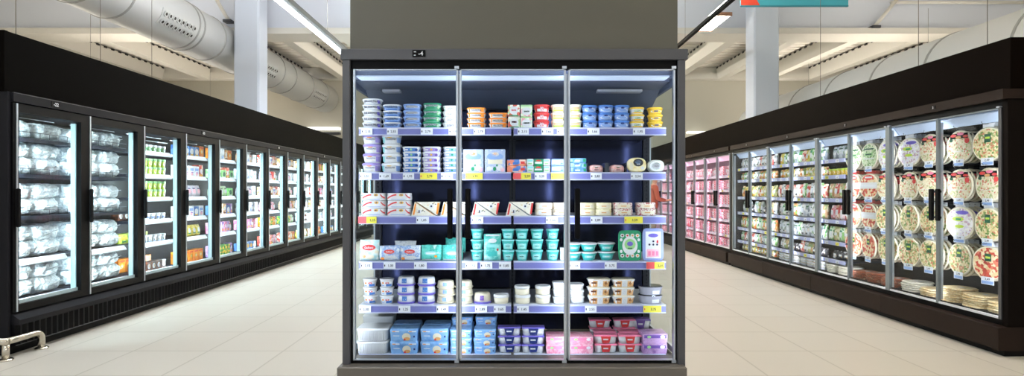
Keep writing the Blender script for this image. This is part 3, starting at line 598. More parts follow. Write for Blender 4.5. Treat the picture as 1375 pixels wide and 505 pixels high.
stack('boxB6', 'box', 'blue box printed with white cheese balls', 1, 650.4, 679, 1, 0, 'cheese boxes on the second shelf', 'the right one, further from the door edge', 0.09)
stack('boxB8', 'box', 'flat orange and blue box', 1, 681, 707, 2, wpx(8.8), 'flat boxes on the second shelf', 'pair at the middle of the shelf', 0.09, yoff=0.02)
stack('boxB9', 'box', 'small white and aqua box', 1, 707.6, 716.4, 2, wpx(9.1), 'flat boxes on the second shelf', 'pair left of the green boxes', 0.07)
stack('boxB10', 'box', 'small dark green box', 1, 717, 729, 2, wpx(9.1), 'flat boxes on the second shelf', 'green pair on the second shelf', 0.07)
stack('boxB9', 'box', 'small white and aqua box', 1, 729.6, 738.4, 2, wpx(9.1), 'flat boxes on the second shelf', 'pair right of the green boxes', 0.07)
stack('boxB11', 'box', 'white and pale blue flat box', 1, 740, 757.5, 2, wpx(9.1), 'flat boxes on the second shelf', 'pair left of the second door edge', 0.08)
stack('boxB12', 'box', 'thin blue-green box', 1, 765.5, 788, 3, wpx(6.4), 'flat boxes on the second shelf', 'pile right of the second door edge', 0.08)
stack('packB13', 'meat pack', 'low meat pack with white label', 1, 791.5, 811.5, 1, 0, 'meat packs on the second shelf', 'the one nearer the second door edge', 0.08)
stack('packB13', 'meat pack', 'low meat pack with white label', 1, 819.5, 840, 1, 0, 'meat packs on the second shelf', 'the one beside the cheese platter', 0.08)
stack('packB15', 'cheese platter', 'upright pack of yellow cheese slices with grey label', 1, 843, 869, 1, 0, None, 'on the second shelf', 0.035)
stack('packB16', 'cheese', 'silver-grey round-cornered cheese pack with oval label', 1, 870.5, 893.5, 1, 0, None, 'right end of the second shelf', 0.03)
dv = mat('clear_divider', '3a4658', 0.2)
for i, (a, c_) in enumerate(((788.5, 790.5), (812, 818), (840.5, 842))):
    o = MB().box(WX(a, 3.2), WX(c_, 3.2)-0.002, 3.2, 3.42, SZ[1]+.001, SZ[1]+0.055, M['clear']).build('shelf_divider'); tag(o, ['thin clear divider left of the first low meat pack', 'wide clear divider between the two low meat packs', 'thin clear divider left of the cheese platter'][i], 'divider')
# shelf C
def fancy_tin():
    w_, h_, d_ = wpx(33), wpx(10), 0.10
    b = MB(); b.loft([ring(w_/2*0.96, d_/2, 0, 32, 3), ring(w_/2, d_/2, 0.004, 32, 3), ring(w_/2, d_/2, h_*0.62, 32, 3), ring(w_/2*0.97, d_/2*0.97, h_*0.64, 32, 3), ring(w_/2*0.97, d_/2*0.97, h_*0.97, 32, 3)], M['white']); o = b.build('cheese_round')
    f = sfn(w_/2, d_/2, 3); q = MB(); n = 16
    for x0, x1, z0, z1 in ((-0.46, -0.06, 0.25, 0.75), (0.3, 0.47, 0.8, 0.35)):
        pts = []; fs = []
        for i in range(n+1):
            u = i/n; x = (x0+(x1-x0)*u)*w_; z = (z0+(z1-z0)*math.sin(u*PI/2))*h_; pts += [(x, z-0.1*h_), (x, z+0.1*h_)]
        for i in range(n): fs.append((2*i, 2*i+2, 2*i+3, 2*i+1))
        q.flat(pts, fs, M['red'], f)
    q.ell(0.13*w_, 0.72*h_, 0.085*w_, 0.17*h_, M['gold'], f); q.ell(0.13*w_, 0.72*h_, 0.03*w_, 0.08*h_, M['dblue'], lambda x, z: (f(x, z)[0], f(x, z)[1]-.0006, z)); q.rect(-0.3*w_, 0.3*w_, 0.12*h_, 0.2*h_, M['pblue'], f)
    q.build('ribbon_print', o); return o
KINDS['tinC'] = fancy_tin
stack('tinC', 'cheese', 'white cheese round with red ribbon print', 2, 484, 517, 3, wpx(10.3), 'ribboned cheese rounds on the third shelf', 'left stack on the third shelf', 0.10)
stack('tinC', 'cheese', 'white cheese round with red ribbon print', 2, 518, 551, 3, wpx(10.3), 'ribboned cheese rounds on the third shelf', 'second stack on the third shelf', 0.10)
def wedge(key, colm_, up):
    w_, h_, d_ = wpx(38), wpx(18.5), 0.05
    def mk():
        body = pat('wedge_film_'+colm_, ['e6e2d2', 'f2eee2', 'd8d2be'], 20, kind='noise')
        P = [(-w_/2, 0), (w_*0.36, 0), (-w_*0.38, h_)] if not up else [(-w_*0.33, h_), (w_/2, h_), (w_*0.40, 0.0015)]
        b = MB(); b.prism(P, -d_/2, d_/2, body); o = b.build('cheese_wedge')
        q = MB(); f = lambda x, z: (x, -d_/2-0.001, z)
        if not up:
            q.flat([(-w_*0.45, h_*0.06), (-w_*0.39, h_*0.06), (-w_*0.32, h_*0.82), (-w_*0.37, h_*0.9)], [(0, 1, 2, 3)], M[colm_], f); q.ell(-w_*0.22, h_*0.3, w_*0.07, h_*0.16, M['white'], f)
            q.flat([(-w_*0.36, h_*0.98), (-w_*0.33, h_*0.98), (w_*0.34, h_*0.02), (w_*0.30, h_*0.02)], [(0, 1, 2, 3)], M['tan' if colm_ == 'orange' else 'chrome'], f); q.rect(-w_*0.24, -w_*0.2, h_*0.2, h_*0.4, M['ink'], lambda x, z: (x, -d_/2-0.0015, z), 1)
        else:
            q.flat([(w_*0.37, h_*0.12), (w_*0.43, h_*0.12), (w_*0.49, h_*0.92), (w_*0.42, h_*0.92)], [(0, 1, 2, 3)], M[colm_], f); q.ell(w_*0.2, h_*0.68, w_*0.07, h_*0.16, M['white'], f); q.rect(w_*0.17, w_*0.23, h_*0.62, h_*0.75, M['ink'], lambda x, z: (x, -d_/2-0.0015, z), 1)
        rr_ = random.Random(5)
        for i in range(5):
            a_, b_ = (rr_.uniform(-.3, -.05), rr_.uniform(.06, .4)) if not up else (rr_.uniform(.05, .34), rr_.uniform(.6, .92))
            q.rect(w_*a_, w_*(a_+.05), h_*b_, h_*(b_+.05), M[('ink', 'gold', 'dgreen', 'tan', 'ink')[i]], lambda x, z: (x, -d_/2-0.002, z), 1)
        q.build('label', o); return o
    KINDS[key] = mk
for c_ in ('orange', 'red'): wedge('wdn'+c_, c_, False); wedge('wup'+c_, c_, True)
for i, (a, c_, nm) in enumerate(((552, 590, 'orange'), (591.5, 629.5, 'orange'), (633, 671, 'red'), (679, 717, 'red'))):
    pos = [('beside the ribboned rounds', 'left'), ('behind the left pair of handles', 'right'), ('right of the second handle', 'left'), ('in the middle of the shelf', 'right')][i]
    for k_, nn in (('wdn', 'pointing up'), ('wup', 'pointing down')):
        stack(k_+nm, 'cheese', 'wedge cheese with %s edge, %s' % (nm, nn), 2, a, c_, 1, 0, 'wedge cheeses on the third shelf', pos[0], 0.05, yoff=0.02+0.0*i, jit=0)
def paper_round(key, w_, h_, colb, m2):
    def mk():
        b = MB(); d_ = 0.10
        rr = [[(x*(1+0.02*noise.noise((x*60, y*60, z*90))), y, z+0.0015*noise.noise((x*90, y*90, 3))) for x, y, z in ring(w_/2*k_, d_/2*k_, h_*t_, 30, 3)] for t_, k_ in ((0, 0.93), (0.08, 1), (0.45, 0.97), (0.55, 0.99), (0.9, 1.0), (1, 0.93))]
        b.loft(rr, colb, smooth=False); o = b.build('wrapped_cheese'); q = MB(); f = sfn(w_/2*1.02, d_/2*1.02, 3); q.rect(-0.3*w_, 0.34*w_, 0.2*h_, 0.75*h_, M[m2], f); q.rect(-0.14*w_, 0.14*w_, 0.4*h_, 0.55*h_, M['tan'], lambda x, z: (x, f(x, z)[1]-.001, z)); q.build('label', o); return o
    KINDS[key] = mk
paper_round('rdC1', wpx(23.5), wpx(8.6), pat('paper_cream', ['e8dcc8', 'f4eee0', 'dcbf9e'], 25, kind='noise'), 'white')
paper_round('rdC2', wpx(23.5), wpx(8.6), pat('paper_yellow', ['e6dcb0', 'f2ecce', 'd4c488'], 25, kind='noise'), 'cream')
paper_round('rdC3', wpx(26.5), wpx(8.8), pat('paper_dotted', ['ece2da', 'b85c60', 'e4d8cc', 'f2ece4', 'a84c54', 'e8dcd4'], 160, bump=0.4), 'cream')
gC = 'paper-wrapped cheeses on the third shelf'
for k_, a, c_, pos, wt in (('rdC1', 719, 742.5, 'pair left of the second door edge', 'cream wrapped cheese'), ('rdC1', 744.5, 764, 'pair behind the second door edge', 'cream wrapped cheese'), ('rdC2', 780.5, 798, 'pair beside the right handle', 'yellowish wrapped cheese'),
                      ('rdC2', 800, 823, 'pair left of the dotted cheeses', 'yellowish wrapped cheese'), ('rdC3', 825.5, 851, 'left dotted pair', 'red-dotted wrapped cheese'), ('rdC3', 856, 883, 'right dotted pair', 'red-dotted wrapped cheese')):
    stack(k_, 'cheese', wt, 2, a, c_, 2, wpx(8.7), gC, pos+' on the third shelf', 0.10)
# shelf D
pouch('bagD1', 'mozzarella_bag', wpx(26.5), wpx(28), 0.05, pat('bag_white_aqua', ['eef2f0', 'a8dce0', 'dfeeee', 'e8e2cc'], 22, kind='noise'), [('e', 0, 0.64, 0.34, 0.14, 'red'), ('t', 'Galbani', 0, 0.64, 0.1, 0.52, 'white'), ('e', -0.02, 0.2, 0.3, 0.12, 'cream'), ('e', -0.25, 0.22, 0.1, 0.08, 'tan')], amp=0.003, seed=2, p=4)
pouch('bagD2', 'mozzarella_bag', wpx(28), wpx(20), 0.055, pat('bag_white_blue', ['f0f2f6', '7fa6dc', 'e4ecf4', '9cc0e4'], 20, kind='noise'), [('e', 0.0, 0.62, 0.26, 0.14, 'red'), ('t', 'Galbani', 0, 0.62, 0.1, 0.42, 'white'), ('e', 0.05, 0.2, 0.3, 0.14, 'white'), ('e', -0.32, 0.15, 0.1, 0.1, 'orange')], amp=0.006, seed=4, p=3)
pouch('bagD4', 'teal_bag', wpx(28), wpx(21), 0.055, pat('bag_teal', ['3fbcae', '62d0c4', '2fa89c', 'c8eee8'], 20, kind='noise'), [('e', 0, 0.5, 0.3, 0.14, 'aqua'), ('r', -0.22, 0.22, 0.44, 0.54, 'white'), ('e', 0.24, 0.3, 0.07, 0.08, 'orange'), ('r', -0.42, 0.42, 0.05, 0.12, 'white')], amp=0.006, seed=9, p=3)
pouch('bagD6', 'teal_bag', wpx(23.5), wpx(36), 0.05, pat('bag_teal2', ['56c8bc', '3cb2a8', '8fe0d8', 'e6f6f2'], 18, kind='noise'), [('e', 0, 0.75, 0.24, 0.08, 'white'), ('r', -0.28, 0.28, 0.5, 0.62, 'aqua'), ('r', -0.26, 0.26, 0.18, 0.36, 'teal'), ('e', 0.3, 0.42, 0.06, 0.05, 'red'), ('r', -0.4, 0.4, 0.92, 0.97, 'white')], amp=0.004, seed=12, p=3)
tub('cupD', 'yoghurt_cup', wpx(18), wpx(14.3), wpx(18), 'teal', 'aqua', [('r', -0.3, 0.3, 0.12, 0.6, 'aqua'), ('e', 0, 0.5, 0.14, 0.12, 'white'), ('e', 0.08, 0.22, 0.1, 0.1, 'cream'), ('r', -0.18, 0.14, 0.36, 0.42, 'dgreen')], p=2, k0=0.74, lidh=0.14)
tub('bowlD', 'dessert_bowl', wpx(24.5), wpx(11.8), wpx(24), 'teal', 'white', [('r', -0.26, 0.22, 0.3, 0.56, 'aqua'), ('r', -0.14, 0.12, 0.36, 0.48, 'white'), ('r', 0.28, 0.34, 0.1, 0.6, 'aqua')], p=2.2, k0=0.62, lidh=0.16)
stack('bagD1', 'bag', 'tall white cheese bag with red oval', 3, 481.5, 508, 1, 0, None, 'left end of the fourth shelf', 0.05, jit=.05)
stack('bagD2', 'bag', 'blue and white cheese bag with red oval', 3, 508.5, 535.5, 1, 0, 'low cheese bags on the fourth shelf', 'the left of the low pair', 0.055, jit=.08)
stack('bagD2', 'bag', 'blue and white cheese bag with red oval', 3, 536, 563.5, 1, 0, 'low cheese bags on the fourth shelf', 'the right of the low pair', 0.055, jit=.08)
pouch('bagD3', 'silver_bag', wpx(30), wpx(25), 0.05, pat('bag_silver', ['c8ccd0', 'e4e8ec', '98a0ac'], 25, kind='noise'), [('r', -0.3, 0.3, 0.4, 0.6, 'white')], amp=0.007, seed=14)
stack('bagD3', 'bag', 'crumpled silver bag behind the low cheese bags', 3, 528, 558, 1, 0, None, 'at the back of the fourth shelf', 0.05, yoff=0.09)
stack('bagD4', 'bag', 'teal crinkled bag', 3, 565, 592.5, 1, 0, 'teal bags on the fourth shelf', 'the one beside the blue cheese bags', 0.055, jit=.05)
stack('bagD4', 'bag', 'teal crinkled bag', 3, 593.5, 621, 1, 0, 'teal bags on the fourth shelf', 'the one behind the first door edge', 0.055, jit=.05)
stack('bagD4', 'bag', 'teal crinkled bag', 3, 598, 625, 1, 0, 'teal bags on the fourth shelf', 'upper one leaning at the back', 0.055, yoff=0.10, zoff=0.035)
stack('bagD6', 'bag', 'tall teal bag standing among the teal cups', 3, 649, 672.5, 1, 0, None, 'middle of the fourth shelf', 0.05)
o = MB().cbox(-0.055, 0.055, -0.06, 0.06, 0, 0.014, mat('film_blue', '7c98b8', 0.3), 0.003).build('flat_pack', loc=(WX(590, 3.42), 3.44, SZ[3]+0.115)); 
bpy.data.objects.remove(o)
for i, (a, c_, n_) in enumerate(((631.8, 649.2, 3), (673.3, 691.3, 3), (692.3, 710.3, 3), (712, 730, 3), (733, 751.5, 3))):
    stack('cupD', 'cup', 'teal cup', 3, a, c_, n_, wpx(14.3), 'teal cups on the fourth shelf', ORD[i+1]+' teal cup stack on the fourth shelf', wpx(18))
o = MB().cbox(-wpx(3), wpx(3), -0.03, 0.03, 0, wpx(17), M['white'], 0.002).build('small_carton', loc=(WX(755.5, 3.2), 3.24, SZ[3]+.001)); tag(o, 'narrow white carton right of the last teal cups', 'carton')
for a, c_, pos in ((756.5+6, 779, 'left'), (779.5, 803.5, 'middle'), (804.5, 828.5, 'right')):
    stack('bowlD', 'bowl', 'teal bowl with white rim', 3, a, c_, 2, wpx(11.9), 'teal bowls on the fourth shelf', pos+' pair right of the second door edge', wpx(24), yoff=0.012 if pos != 'right' else 0.03)
def standing_tray(key, w_, h_, body, inner):
    def mk():
        b = MB(); T = 0.028
        b.loft([[(q[0], yy, h_/2+q[1]) for q in ring(w_/2*k_, h_/2*k_, 0, 36, 7)] for yy, k_ in ((T, 0.86), (0.006, 0.97), (0.004, 1.0), (0.0, 1.0), (-0.003, 0.97))], body); o = b.build('snack_tray')
        q = MB(); f = lambda x, z: (x, -0.0042, z); f2 = lambda x, z: (x, -0.0055, z)
        inner(q, w_, h_, f, f2); q.build('printed_top', o); return o
    KINDS[key] = mk
def in1(q, w_, h_, f, f2):
    q.ell(0, h_*0.5, w_*0.33, w_*0.40, M['white'], f, 28); q.ell(0, h_*0.54, w_*0.24, w_*0.24, M['lgreen'], f2, 24); q.ell(0, h_*0.56, w_*0.13, w_*0.10, M['violet'], lambda x, z: (x, -0.007, z)); q.rect(-w_*.1, w_*.1, h_*0.40, h_*0.43, M['dgreen'], lambda x, z: (x, -.007, z))
    for i in range(4):
        for z in (0.17, 0.83): q.ell((-0.33+0.22*i)*w_, z*h_, w_*0.085, w_*0.08, M['white'], f); q.ell((-0.33+0.22*i)*w_, z*h_, w_*0.045, w_*0.04, M[('brown', 'red', 'tan', 'orange')[i]], f2)
    for s in (-1, 1):
        for z in (0.31, 0.69): q.ell(s*0.38*w_, z*h_, w_*0.06, w_*0.07, M['white'], f)
def in2(q, w_, h_, f, f2):
    q.rect(-w_*.36, w_*.36, h_*.08, h_*.9, M['tagw'], f, 1); q.rect(-w_*.3, w_*.3, h_*.12, h_*.36, M['lpink'], f2, 1); q.rect(-w_*.26, w_*.26, h_*.36, h_*.42, M['white'], f2, 1)
    for x, z in ((-.18, .5), (0, .5), (.18, .5), (0, .6)): q.ell(x*w_, z*h_, w_*.09, w_*.09, M['white'], f2); q.ell(x*w_, z*h_, w_*.05, w_*.05, M['ink'], lambda x, z: (x, -.007, z), 10)
    q.ell(0, h_*.78, w_*.24, h_*.06, M['violet'], f2); q.ell(w_*.2, h_*.58, w_*.05, w_*.1, M['red'], f2)
    for i in range(3): q.rect((-.24+.18*i)*w_, (-.12+.18*i)*w_, h_*.16, h_*.3, M['pink'], lambda x, z: (x, -.007, z), 1)
standing_tray('trayD1', wpx(31), wpx(41), M['green'], in1); standing_tray('trayD2', wpx(28.5), wpx(44), mat('blue_film_tray', '8d9cd0', 0.2), in2)
stack('trayD1', 'snack tray', 'green snack tray standing upright with round white print', 3, 831, 862, 1, 0, None, 'right part of the fourth shelf', 0.03, yoff=0.004, jit=0)
stack('trayD2', 'snack tray', 'blue snack tray standing upright with pink print', 3, 863.5, 892, 1, 0, None, 'right end of the fourth shelf', 0.03, yoff=0.004, jit=0)
# shelf E
tub('cupE', 'yoghurt_cup', wpx(19.5), wpx(11.2), wpx(19), 'white', 'white', [('r', 0.02, 0.36, 0.1, 0.38, 'blue'), ('e', 0.1, 0.5, 0.14, 0.1, 'red'), ('e', -0.2, 0.5, 0.08, 0.1, 'orange'), ('r', -0.3, -0.1, 0.15, 0.25, 'pblue')], p=2, k0=0.8, lidh=0.16)
tub('domeE1', 'ricotta_tub', wpx(25.5), wpx(12), wpx(25), 'white', 'violet', [('r', -0.16, 0.1, 0.35, 0.85, 'blue'), ('e', -0.03, 0.5, 0.08, 0.12, 'white')], p=2, lidh=0.14, flip=True)
tub('domeE2', 'ricotta_tub', wpx(25), wpx(10.3), wpx(24), 'cream', 'cream', [('r', -0.12, 0.1, 0.35, 0.82, 'pblue'), ('e', 0, 0.55, 0.06, 0.12, 'teal')], p=2, lidh=0.14, flip=True)
tub('domeE3', 'ricotta_tub', wpx(25), wpx(14), wpx(25), 'cream', 'violet', [('r', -0.12, 0.1, 0.35, 0.8, 'purple'), ('e', 0, 0.58, 0.06, 0.1, 'white')], p=2, lidh=0.12, flip=True)
tub('roundE', 'ricotta_tub', wpx(21.5), wpx(12), wpx(21), 'cream', 'white', [], p=2, k0=0.94, lidh=0.3)
tub('squareE', 'feta_tub', wpx(20), wpx(9.6), wpx(20), 'white', 'white', [('r', -0.3, 0.3, 0.15, 0.5, 'tagw')], p=5, k0=0.9, lidh=0.2)
tray('sleeveE', 'dessert_tray', wpx(31.5), wpx(11.4), 0.09, 'white', 'cream', [('r', -0.42, 0.42, 0.02, 0.76, 'tan'), ('r', -0.1, 0.14, 0.02, 0.76, 'white'), ('e', 0.24, 0.36, 0.14, 0.34, 'cream'), ('e', 0.02, 0.34, 0.05, 0.2, 'pblue'), ('e', 0.26, 0.45, 0.05, 0.14, 'brown'), ('r', -0.36, -0.14, 0.4, 0.6, 'brown')], k0=0.74, p=4)
tray('clearE', 'clear_platter', wpx(33), wpx(12), 0.12, mat('hazy_plastic', 'a4a6b4', 0.2), 'clear', [('r', 0, 0.3, 0.1, 0.5, 'white')], k0=0.84, p=2.2)
for a, pos in ((485, 'left end stack on the fifth shelf'), (507.5, 'second stack on the fifth shelf')): stack('cupE', 'cup', 'white cup with blue and red print', 4, a, a+19.5, 3, wpx(11.3), 'white cups on the fifth shelf', pos, wpx(19))
for a, pos in ((531, 'left purple-rimmed stack'), (558.5, 'right purple-rimmed stack')): stack('domeE1', 'tub', 'white domed tub, purple rim', 4, a, a+25, 3, wpx(12), 'domed tubs on the fifth shelf', pos, wpx(25))
for a, pos in ((585, 'stack left of the first door edge'), (610, 'stack behind the first door edge')): stack('domeE2', 'tub', 'cream domed tub with blue label', 4, a, a+24.5, 3, wpx(10.2), 'domed tubs on the fifth shelf', pos, wpx(24))
stack('domeE3', 'tub', 'single domed tub with purple label', 4, 635, 660, 1, 0, 'domed tubs on the fifth shelf', 'right of the first door edge', wpx(25))
stack('roundE', 'tub', 'single plain cream round tub', 4, 662, 683, 1, 0, 'plain round tubs on the fifth shelf', 'right of the purple-labelled one', wpx(21))
for a, pos in ((691, 'left plain pair on the fifth shelf'), (719, 'right plain pair on the fifth shelf')): stack('roundE', 'tub', 'plain cream round tub', 4, a, a+21.5, 2, wpx(12), 'plain round tubs on the fifth shelf', pos, wpx(21))
stack('squareE', 'tub', 'square white tub', 4, 745.5, 759, 3, wpx(9.7), 'square white tubs on the fifth shelf', 'stack left of the second door edge', wpx(20))
stack('squareE', 'tub', 'square white tub', 4, 766, 785, 3, wpx(8.2), 'square white tubs on the fifth shelf', 'stack right of the second door edge', wpx(20), yoff=0.03)
for a, pos in ((789.5, 'left tan pile'), (822.5, 'right tan pile')): stack('sleeveE', 'dessert tray', 'tan and white sleeved tray', 4, a, a+31.5, 3, wpx(11.3), 'tan sleeved trays on the fifth shelf', pos+' on the fifth shelf', 0.09)
stack('clearE', 'platter', 'hazy clear round platter', 4, 859.5, 893, 2, wpx(12), 'clear platters on the fifth shelf', 'pile at the right end', 0.12)
# shelf F
def ribbed():
    w_, h_, d_ = wpx(44), wpx(17), 0.16; b = MB(); pts = []
    b.loft([ring(w_/2*0.9, d_/2*0.9, 0, 40, 6), ring(w_/2*0.96, d_/2*0.96, h_*0.8, 40, 6), ring(w_/2, d_/2, h_*0.82, 40, 6), ring(w_/2, d_/2, h_*0.9, 40, 6), ring(w_/2*0.95, d_/2*0.95, h_*0.97, 40, 6)], M['white']); o = b.build('ribbed_box')
    r = MB()
    for i in range(14): x = (-0.38+0.058*i)*w_; r.box(x, x+0.004, -d_/2*1.0, -d_/2*0.88, h_*0.04, h_*0.78, M['white'])
    r.build('ribs', o); return o
KINDS['ribF'] = ribbed
stack('ribF', 'box', 'white ribbed ice cream box', 5, 476.5, 520.5, 2, wpx(17.3), 'white ribbed boxes on the bottom shelf', 'pile at the left end', 0.16, yoff=0.0)
o = MB(); o.loft([ring(0.085, 0.06, 0, 24, 6), ring(0.097, 0.07, 0.17, 24, 6)], M['white']); o = o.build('tall_box', loc=(WX(512, 3.5), 3.46, SZ[5]+0.001)); tag(o, 'tall plain white box behind the ribbed boxes on the bottom shelf', 'box')
blup = pat('blue_pack_print', ['6ea0dc', '86b6e8', '5a8ccc'], 14, kind='noise')
def bluepack(key, w_, h_):
    d_ = 0.11
    def mk():
        b = MB(); b.loft([ring(w_/2*0.93, d_/2*0.93, 0, 28, 8), ring(w_/2, d_/2, h_*0.78, 28, 8), ring(w_/2*1.01, d_/2*1.01, h_*0.82, 28, 8), ring(w_/2*0.96, d_/2*0.96, h_*0.98, 28, 8)], blup); o = b.build('portion_pack')
        q = MB(); f = sfn(w_/2, d_/2, 8, k0=0.93, k1=1.0, h=h_*0.78, off=0.001); g = lambda x, z: (x, f(x, z)[1]-.001, z)
        q.ell(0.1*w_, 0.36*h_, 0.15*w_, 0.3*h_, M['cream'], f); q.ell(0.12*w_, 0.2*h_, 0.11*w_, 0.14*h_, M['tan'], g); q.ell(0.04*w_, 0.14*h_, 0.04*w_, 0.08*h_, M['red'], lambda x, z: (x, f(x, z)[1]-.002, z)); q.rect(-0.36*w_, -0.14*w_, 0.4*h_, 0.46*h_, M['white'], f)
        for a, c_ in ((-0.4, -0.14), (0.18, 0.44)): q.rect(a*w_, c_*w_, 0.74*h_, 0.84*h_, M['white'], lambda x, z: (x, f(x, z)[1]-.003, z)); q.rect((a+.02)*w_, (c_-.14)*w_, 0.76*h_, 0.82*h_, M['orange'], lambda x, z: (x, f(x, z)[1]-.004, z))
        q.rect(0.34*w_, 0.4*w_, 0.3*h_, 0.45*h_, M['dblue'], f); q.build('printed_sleeve', o); return o
    KINDS[key] = mk
bluepack('blF1', wpx(38.5), wpx(17)); bluepack('blF2', wpx(30), wpx(10.8))
gF = 'blue portion packs on the bottom shelf'
for a, c_, pos in ((522.8, 561.5, 'left large pile'), (563.5, 603, 'right large pile')):
    stack('blF1', 'pack', 'blue pack with food picture', 5, a, c_, 2, wpx(17), gF, pos, 0.11, yoff=0.003)
    stack('blF1', 'pack', 'blue pack with food picture', 5, a+4, c_+2, 2, wpx(17), gF, 'row behind the '+pos, 0.11, yoff=0.12)
for a, c_, pos in ((604, 633.5, 'small pile at the first door edge'), (635.5, 666, 'small pile right of the door edge')):
    stack('blF2', 'pack', 'small blue pack', 5, a, c_, 3, wpx(10.9), gF, pos, 0.11, yoff=0.003)
    stack('blF2', 'pack', 'small blue pack', 5, a+2, c_+2, 4, wpx(10.9), gF, 'row behind the '+pos, 0.11, yoff=0.12)
def twin(key, w_, h_, card, side_, cupm):
    d_ = wpx(18)
    def mk():
        o = None; b = MB(); r = w_/4*1.02
        b.loft([ring(r*0.75, r*0.75, 0, 20, 2, -w_/4), ring(r*0.96, r*0.96, h_*0.86, 20, 2, -w_/4)], cupm, smooth=True); b.loft([ring(r*0.75, r*0.75, 0, 20, 2, w_/4), ring(r*0.96, r*0.96, h_*0.86, 20, 2, w_/4)], cupm, smooth=True)
        o = b.build('twin_yoghurt')
        s = MB(); s.loft([[(-w_/2*1.0, -r, h_*0.84), (w_/2, -r, h_*0.84), (w_/2, r, h_*0.84), (-w_/2, r, h_*0.84)], [(-w_/2*0.96, -r*0.9, h_*0.97), (w_/2*0.96, -r*0.9, h_*0.97), (w_/2*0.96, r*0.9, h_*0.97), (-w_/2*0.96, r*0.9, h_*0.97)]], M[card])
        s.loft([[(-w_*0.15, -r*0.9, h_*0.12), (w_*0.15, -r*0.9, h_*0.12), (w_*0.15, -r*0.88, h_*0.12), (-w_*0.15, -r*0.88, h_*0.12)], [(-w_*0.22, -r*1.02, h_*0.86), (w_*0.22, -r*1.02, h_*0.86), (w_*0.22, -r, h_*0.86), (-w_*0.22, -r, h_*0.86)]], M[side_]); s.box(-w_*.12, w_*.1, -r*1.03, -r*1.0, h_*.45, h_*.6, M['white']); s.build('card_sleeve', o)
        return o
    KINDS[key] = mk
twin('twF1', wpx(31), wpx(12), 'violet', 'dblue', M['white']); twin('twF2', wpx(31), wpx(12.5), 'pink', 'red', M['white']); twin('twF3', wpx(30), wpx(16), 'purple', 'purple', M['white'])
for a, pos in ((668.5, 'left violet stack'), (700.8, 'right violet stack')): stack('twF1', 'yoghurt pack', 'violet twin yoghurt pack', 5, a, a+31, 3, wpx(11.6), 'violet twin packs on the bottom shelf', pos, wpx(18))
def card4(key, w_, h_, top, fr):
    def mk():
        b = MB(); d_ = 0.12; b.loft([[(-w_*.47, -d_*.45, 0), (w_*.47, -d_*.45, 0), (w_*.47, d_*.45, 0), (-w_*.47, d_*.45, 0)], [(-w_/2, -d_/2, h_*.5), (w_/2, -d_/2, h_*.5), (w_/2, d_/2, h_*.5), (-w_/2, d_/2, h_*.5)], [(-w_/2, -d_/2, h_*.96), (w_/2, -d_/2, h_*.96), (w_/2, d_/2, h_*.96), (-w_/2, d_/2, h_*.96)]], top); o = b.build('yoghurt_multipack')
        q = MB(); f = lambda x, z: (x, -d_/2-.001, z); q.rect(-w_*.45, w_*.45, h_*.55, h_*.85, M[fr], f); q.ell(w_*.3, h_*.68, w_*.1, h_*.16, M['white'], lambda x, z: (x, -d_/2-.002, z)); q.ell(-w_*.25, h_*.68, w_*.08, h_*.12, M['lgreen'], lambda x, z: (x, -d_/2-.002, z)); q.build('printed_edge', o); return o
    KINDS[key] = mk
card4('c4F1', wpx(31), wpx(12), pat('pink_card', ['f0a4bc', 'f6c4d2', 'e888a8', 'f2d8de'], 20, kind='noise'), 'pink'); card4('c4F2', wpx(33), wpx(14), pat('purple_card', ['a878b8', 'c8a4d0', '8a5aa0'], 14, kind='noise'), 'purple')
for a, c_, pos in ((733.8, 764, 'left pink pile at the second door edge'), (765.5, 797, 'right pink pile at the door edge')): stack('c4F1', 'yoghurt pack', 'flat pink yoghurt multipack', 5, a, c_, 2, wpx(11.6), 'flat pink multipacks on the bottom shelf', pos, 0.12, yoff=0.003)
for a, pos in ((798.5, 'left pink-red stack'), (831.5, 'right pink-red stack')):
    stack('twF2', 'yoghurt pack', 'pink and red twin yoghurt pack', 5, a, a+31, 2, wpx(11.9), 'pink twin packs on the bottom shelf', pos, wpx(18))
    stack('twF2', 'yoghurt pack', 'pink and red twin yoghurt pack', 5, a-1, a+30, 2, wpx(11.9), 'pink twin packs on the bottom shelf', 'second row behind the '+pos, wpx(18), yoff=0.10)
    stack('twF2', 'yoghurt pack', 'pink and red twin yoghurt pack', 5, a-6, a+22, 3, wpx(11.5), 'pink twin packs on the bottom shelf', 'third row behind the '+pos, wpx(18), yoff=0.20)
stack('c4F2', 'yoghurt pack', 'flat purple yoghurt multipack', 5, 863.5, 895.5, 2, wpx(13.6), 'purple multipacks on the bottom shelf', 'pile at the right end', 0.12, yoff=0.003)
stack('twF3', 'yoghurt pack', 'purple twin yoghurt pack standing at the back', 5, 846, 876, 2, wpx(15), 'purple twin packs on the bottom shelf', 'right back corner', wpx(18), yoff=0.3)
# ------------------------------------------------------------------ left run of upright freezers (built facing -y, turned to face the aisle)
fasL = mat('fascia_black', '060504', 0.5, spec=0.008); fasR = mat('fascia_brown', '0a0604', 0.5, spec=0.008); bandL = mat('band_charcoal', '18181b', 0.5, spec=0.06); plR = mat('plinth_brown', '221a16', 0.5, spec=0.06)
inner = mat('freezer_liner', '101318', 0.5); innert = mat('freezer_roof', '20242e', 0.5); lip = mat('shelf_lip', 'dfe6ee', 0.4); lipside = mat('shelf_under', '1c2232', 0.5)
ledL = mat('freezer_led', 'f0fbff', 0.4, emit=LED_LEFT, ecol='dcf3fb'); ledR = mat('cabinet_led', 'f4f8ff', 0.4, emit=LED_RIGHT, ecol='f0f4ff'); ledM = mat('meat_led', 'ffe4f4', 0.4, emit=LED_MEAT, ecol='ffd0e8')
lens = mat('lamp_lens', '8aa2a8', 0.4, emit=0.32, ecol='b4dce4')
ledF = mat('freezer_led_dim', 'f0fbff', 0.4, emit=LED_LEFT*0.15, ecol='dcf3fb')
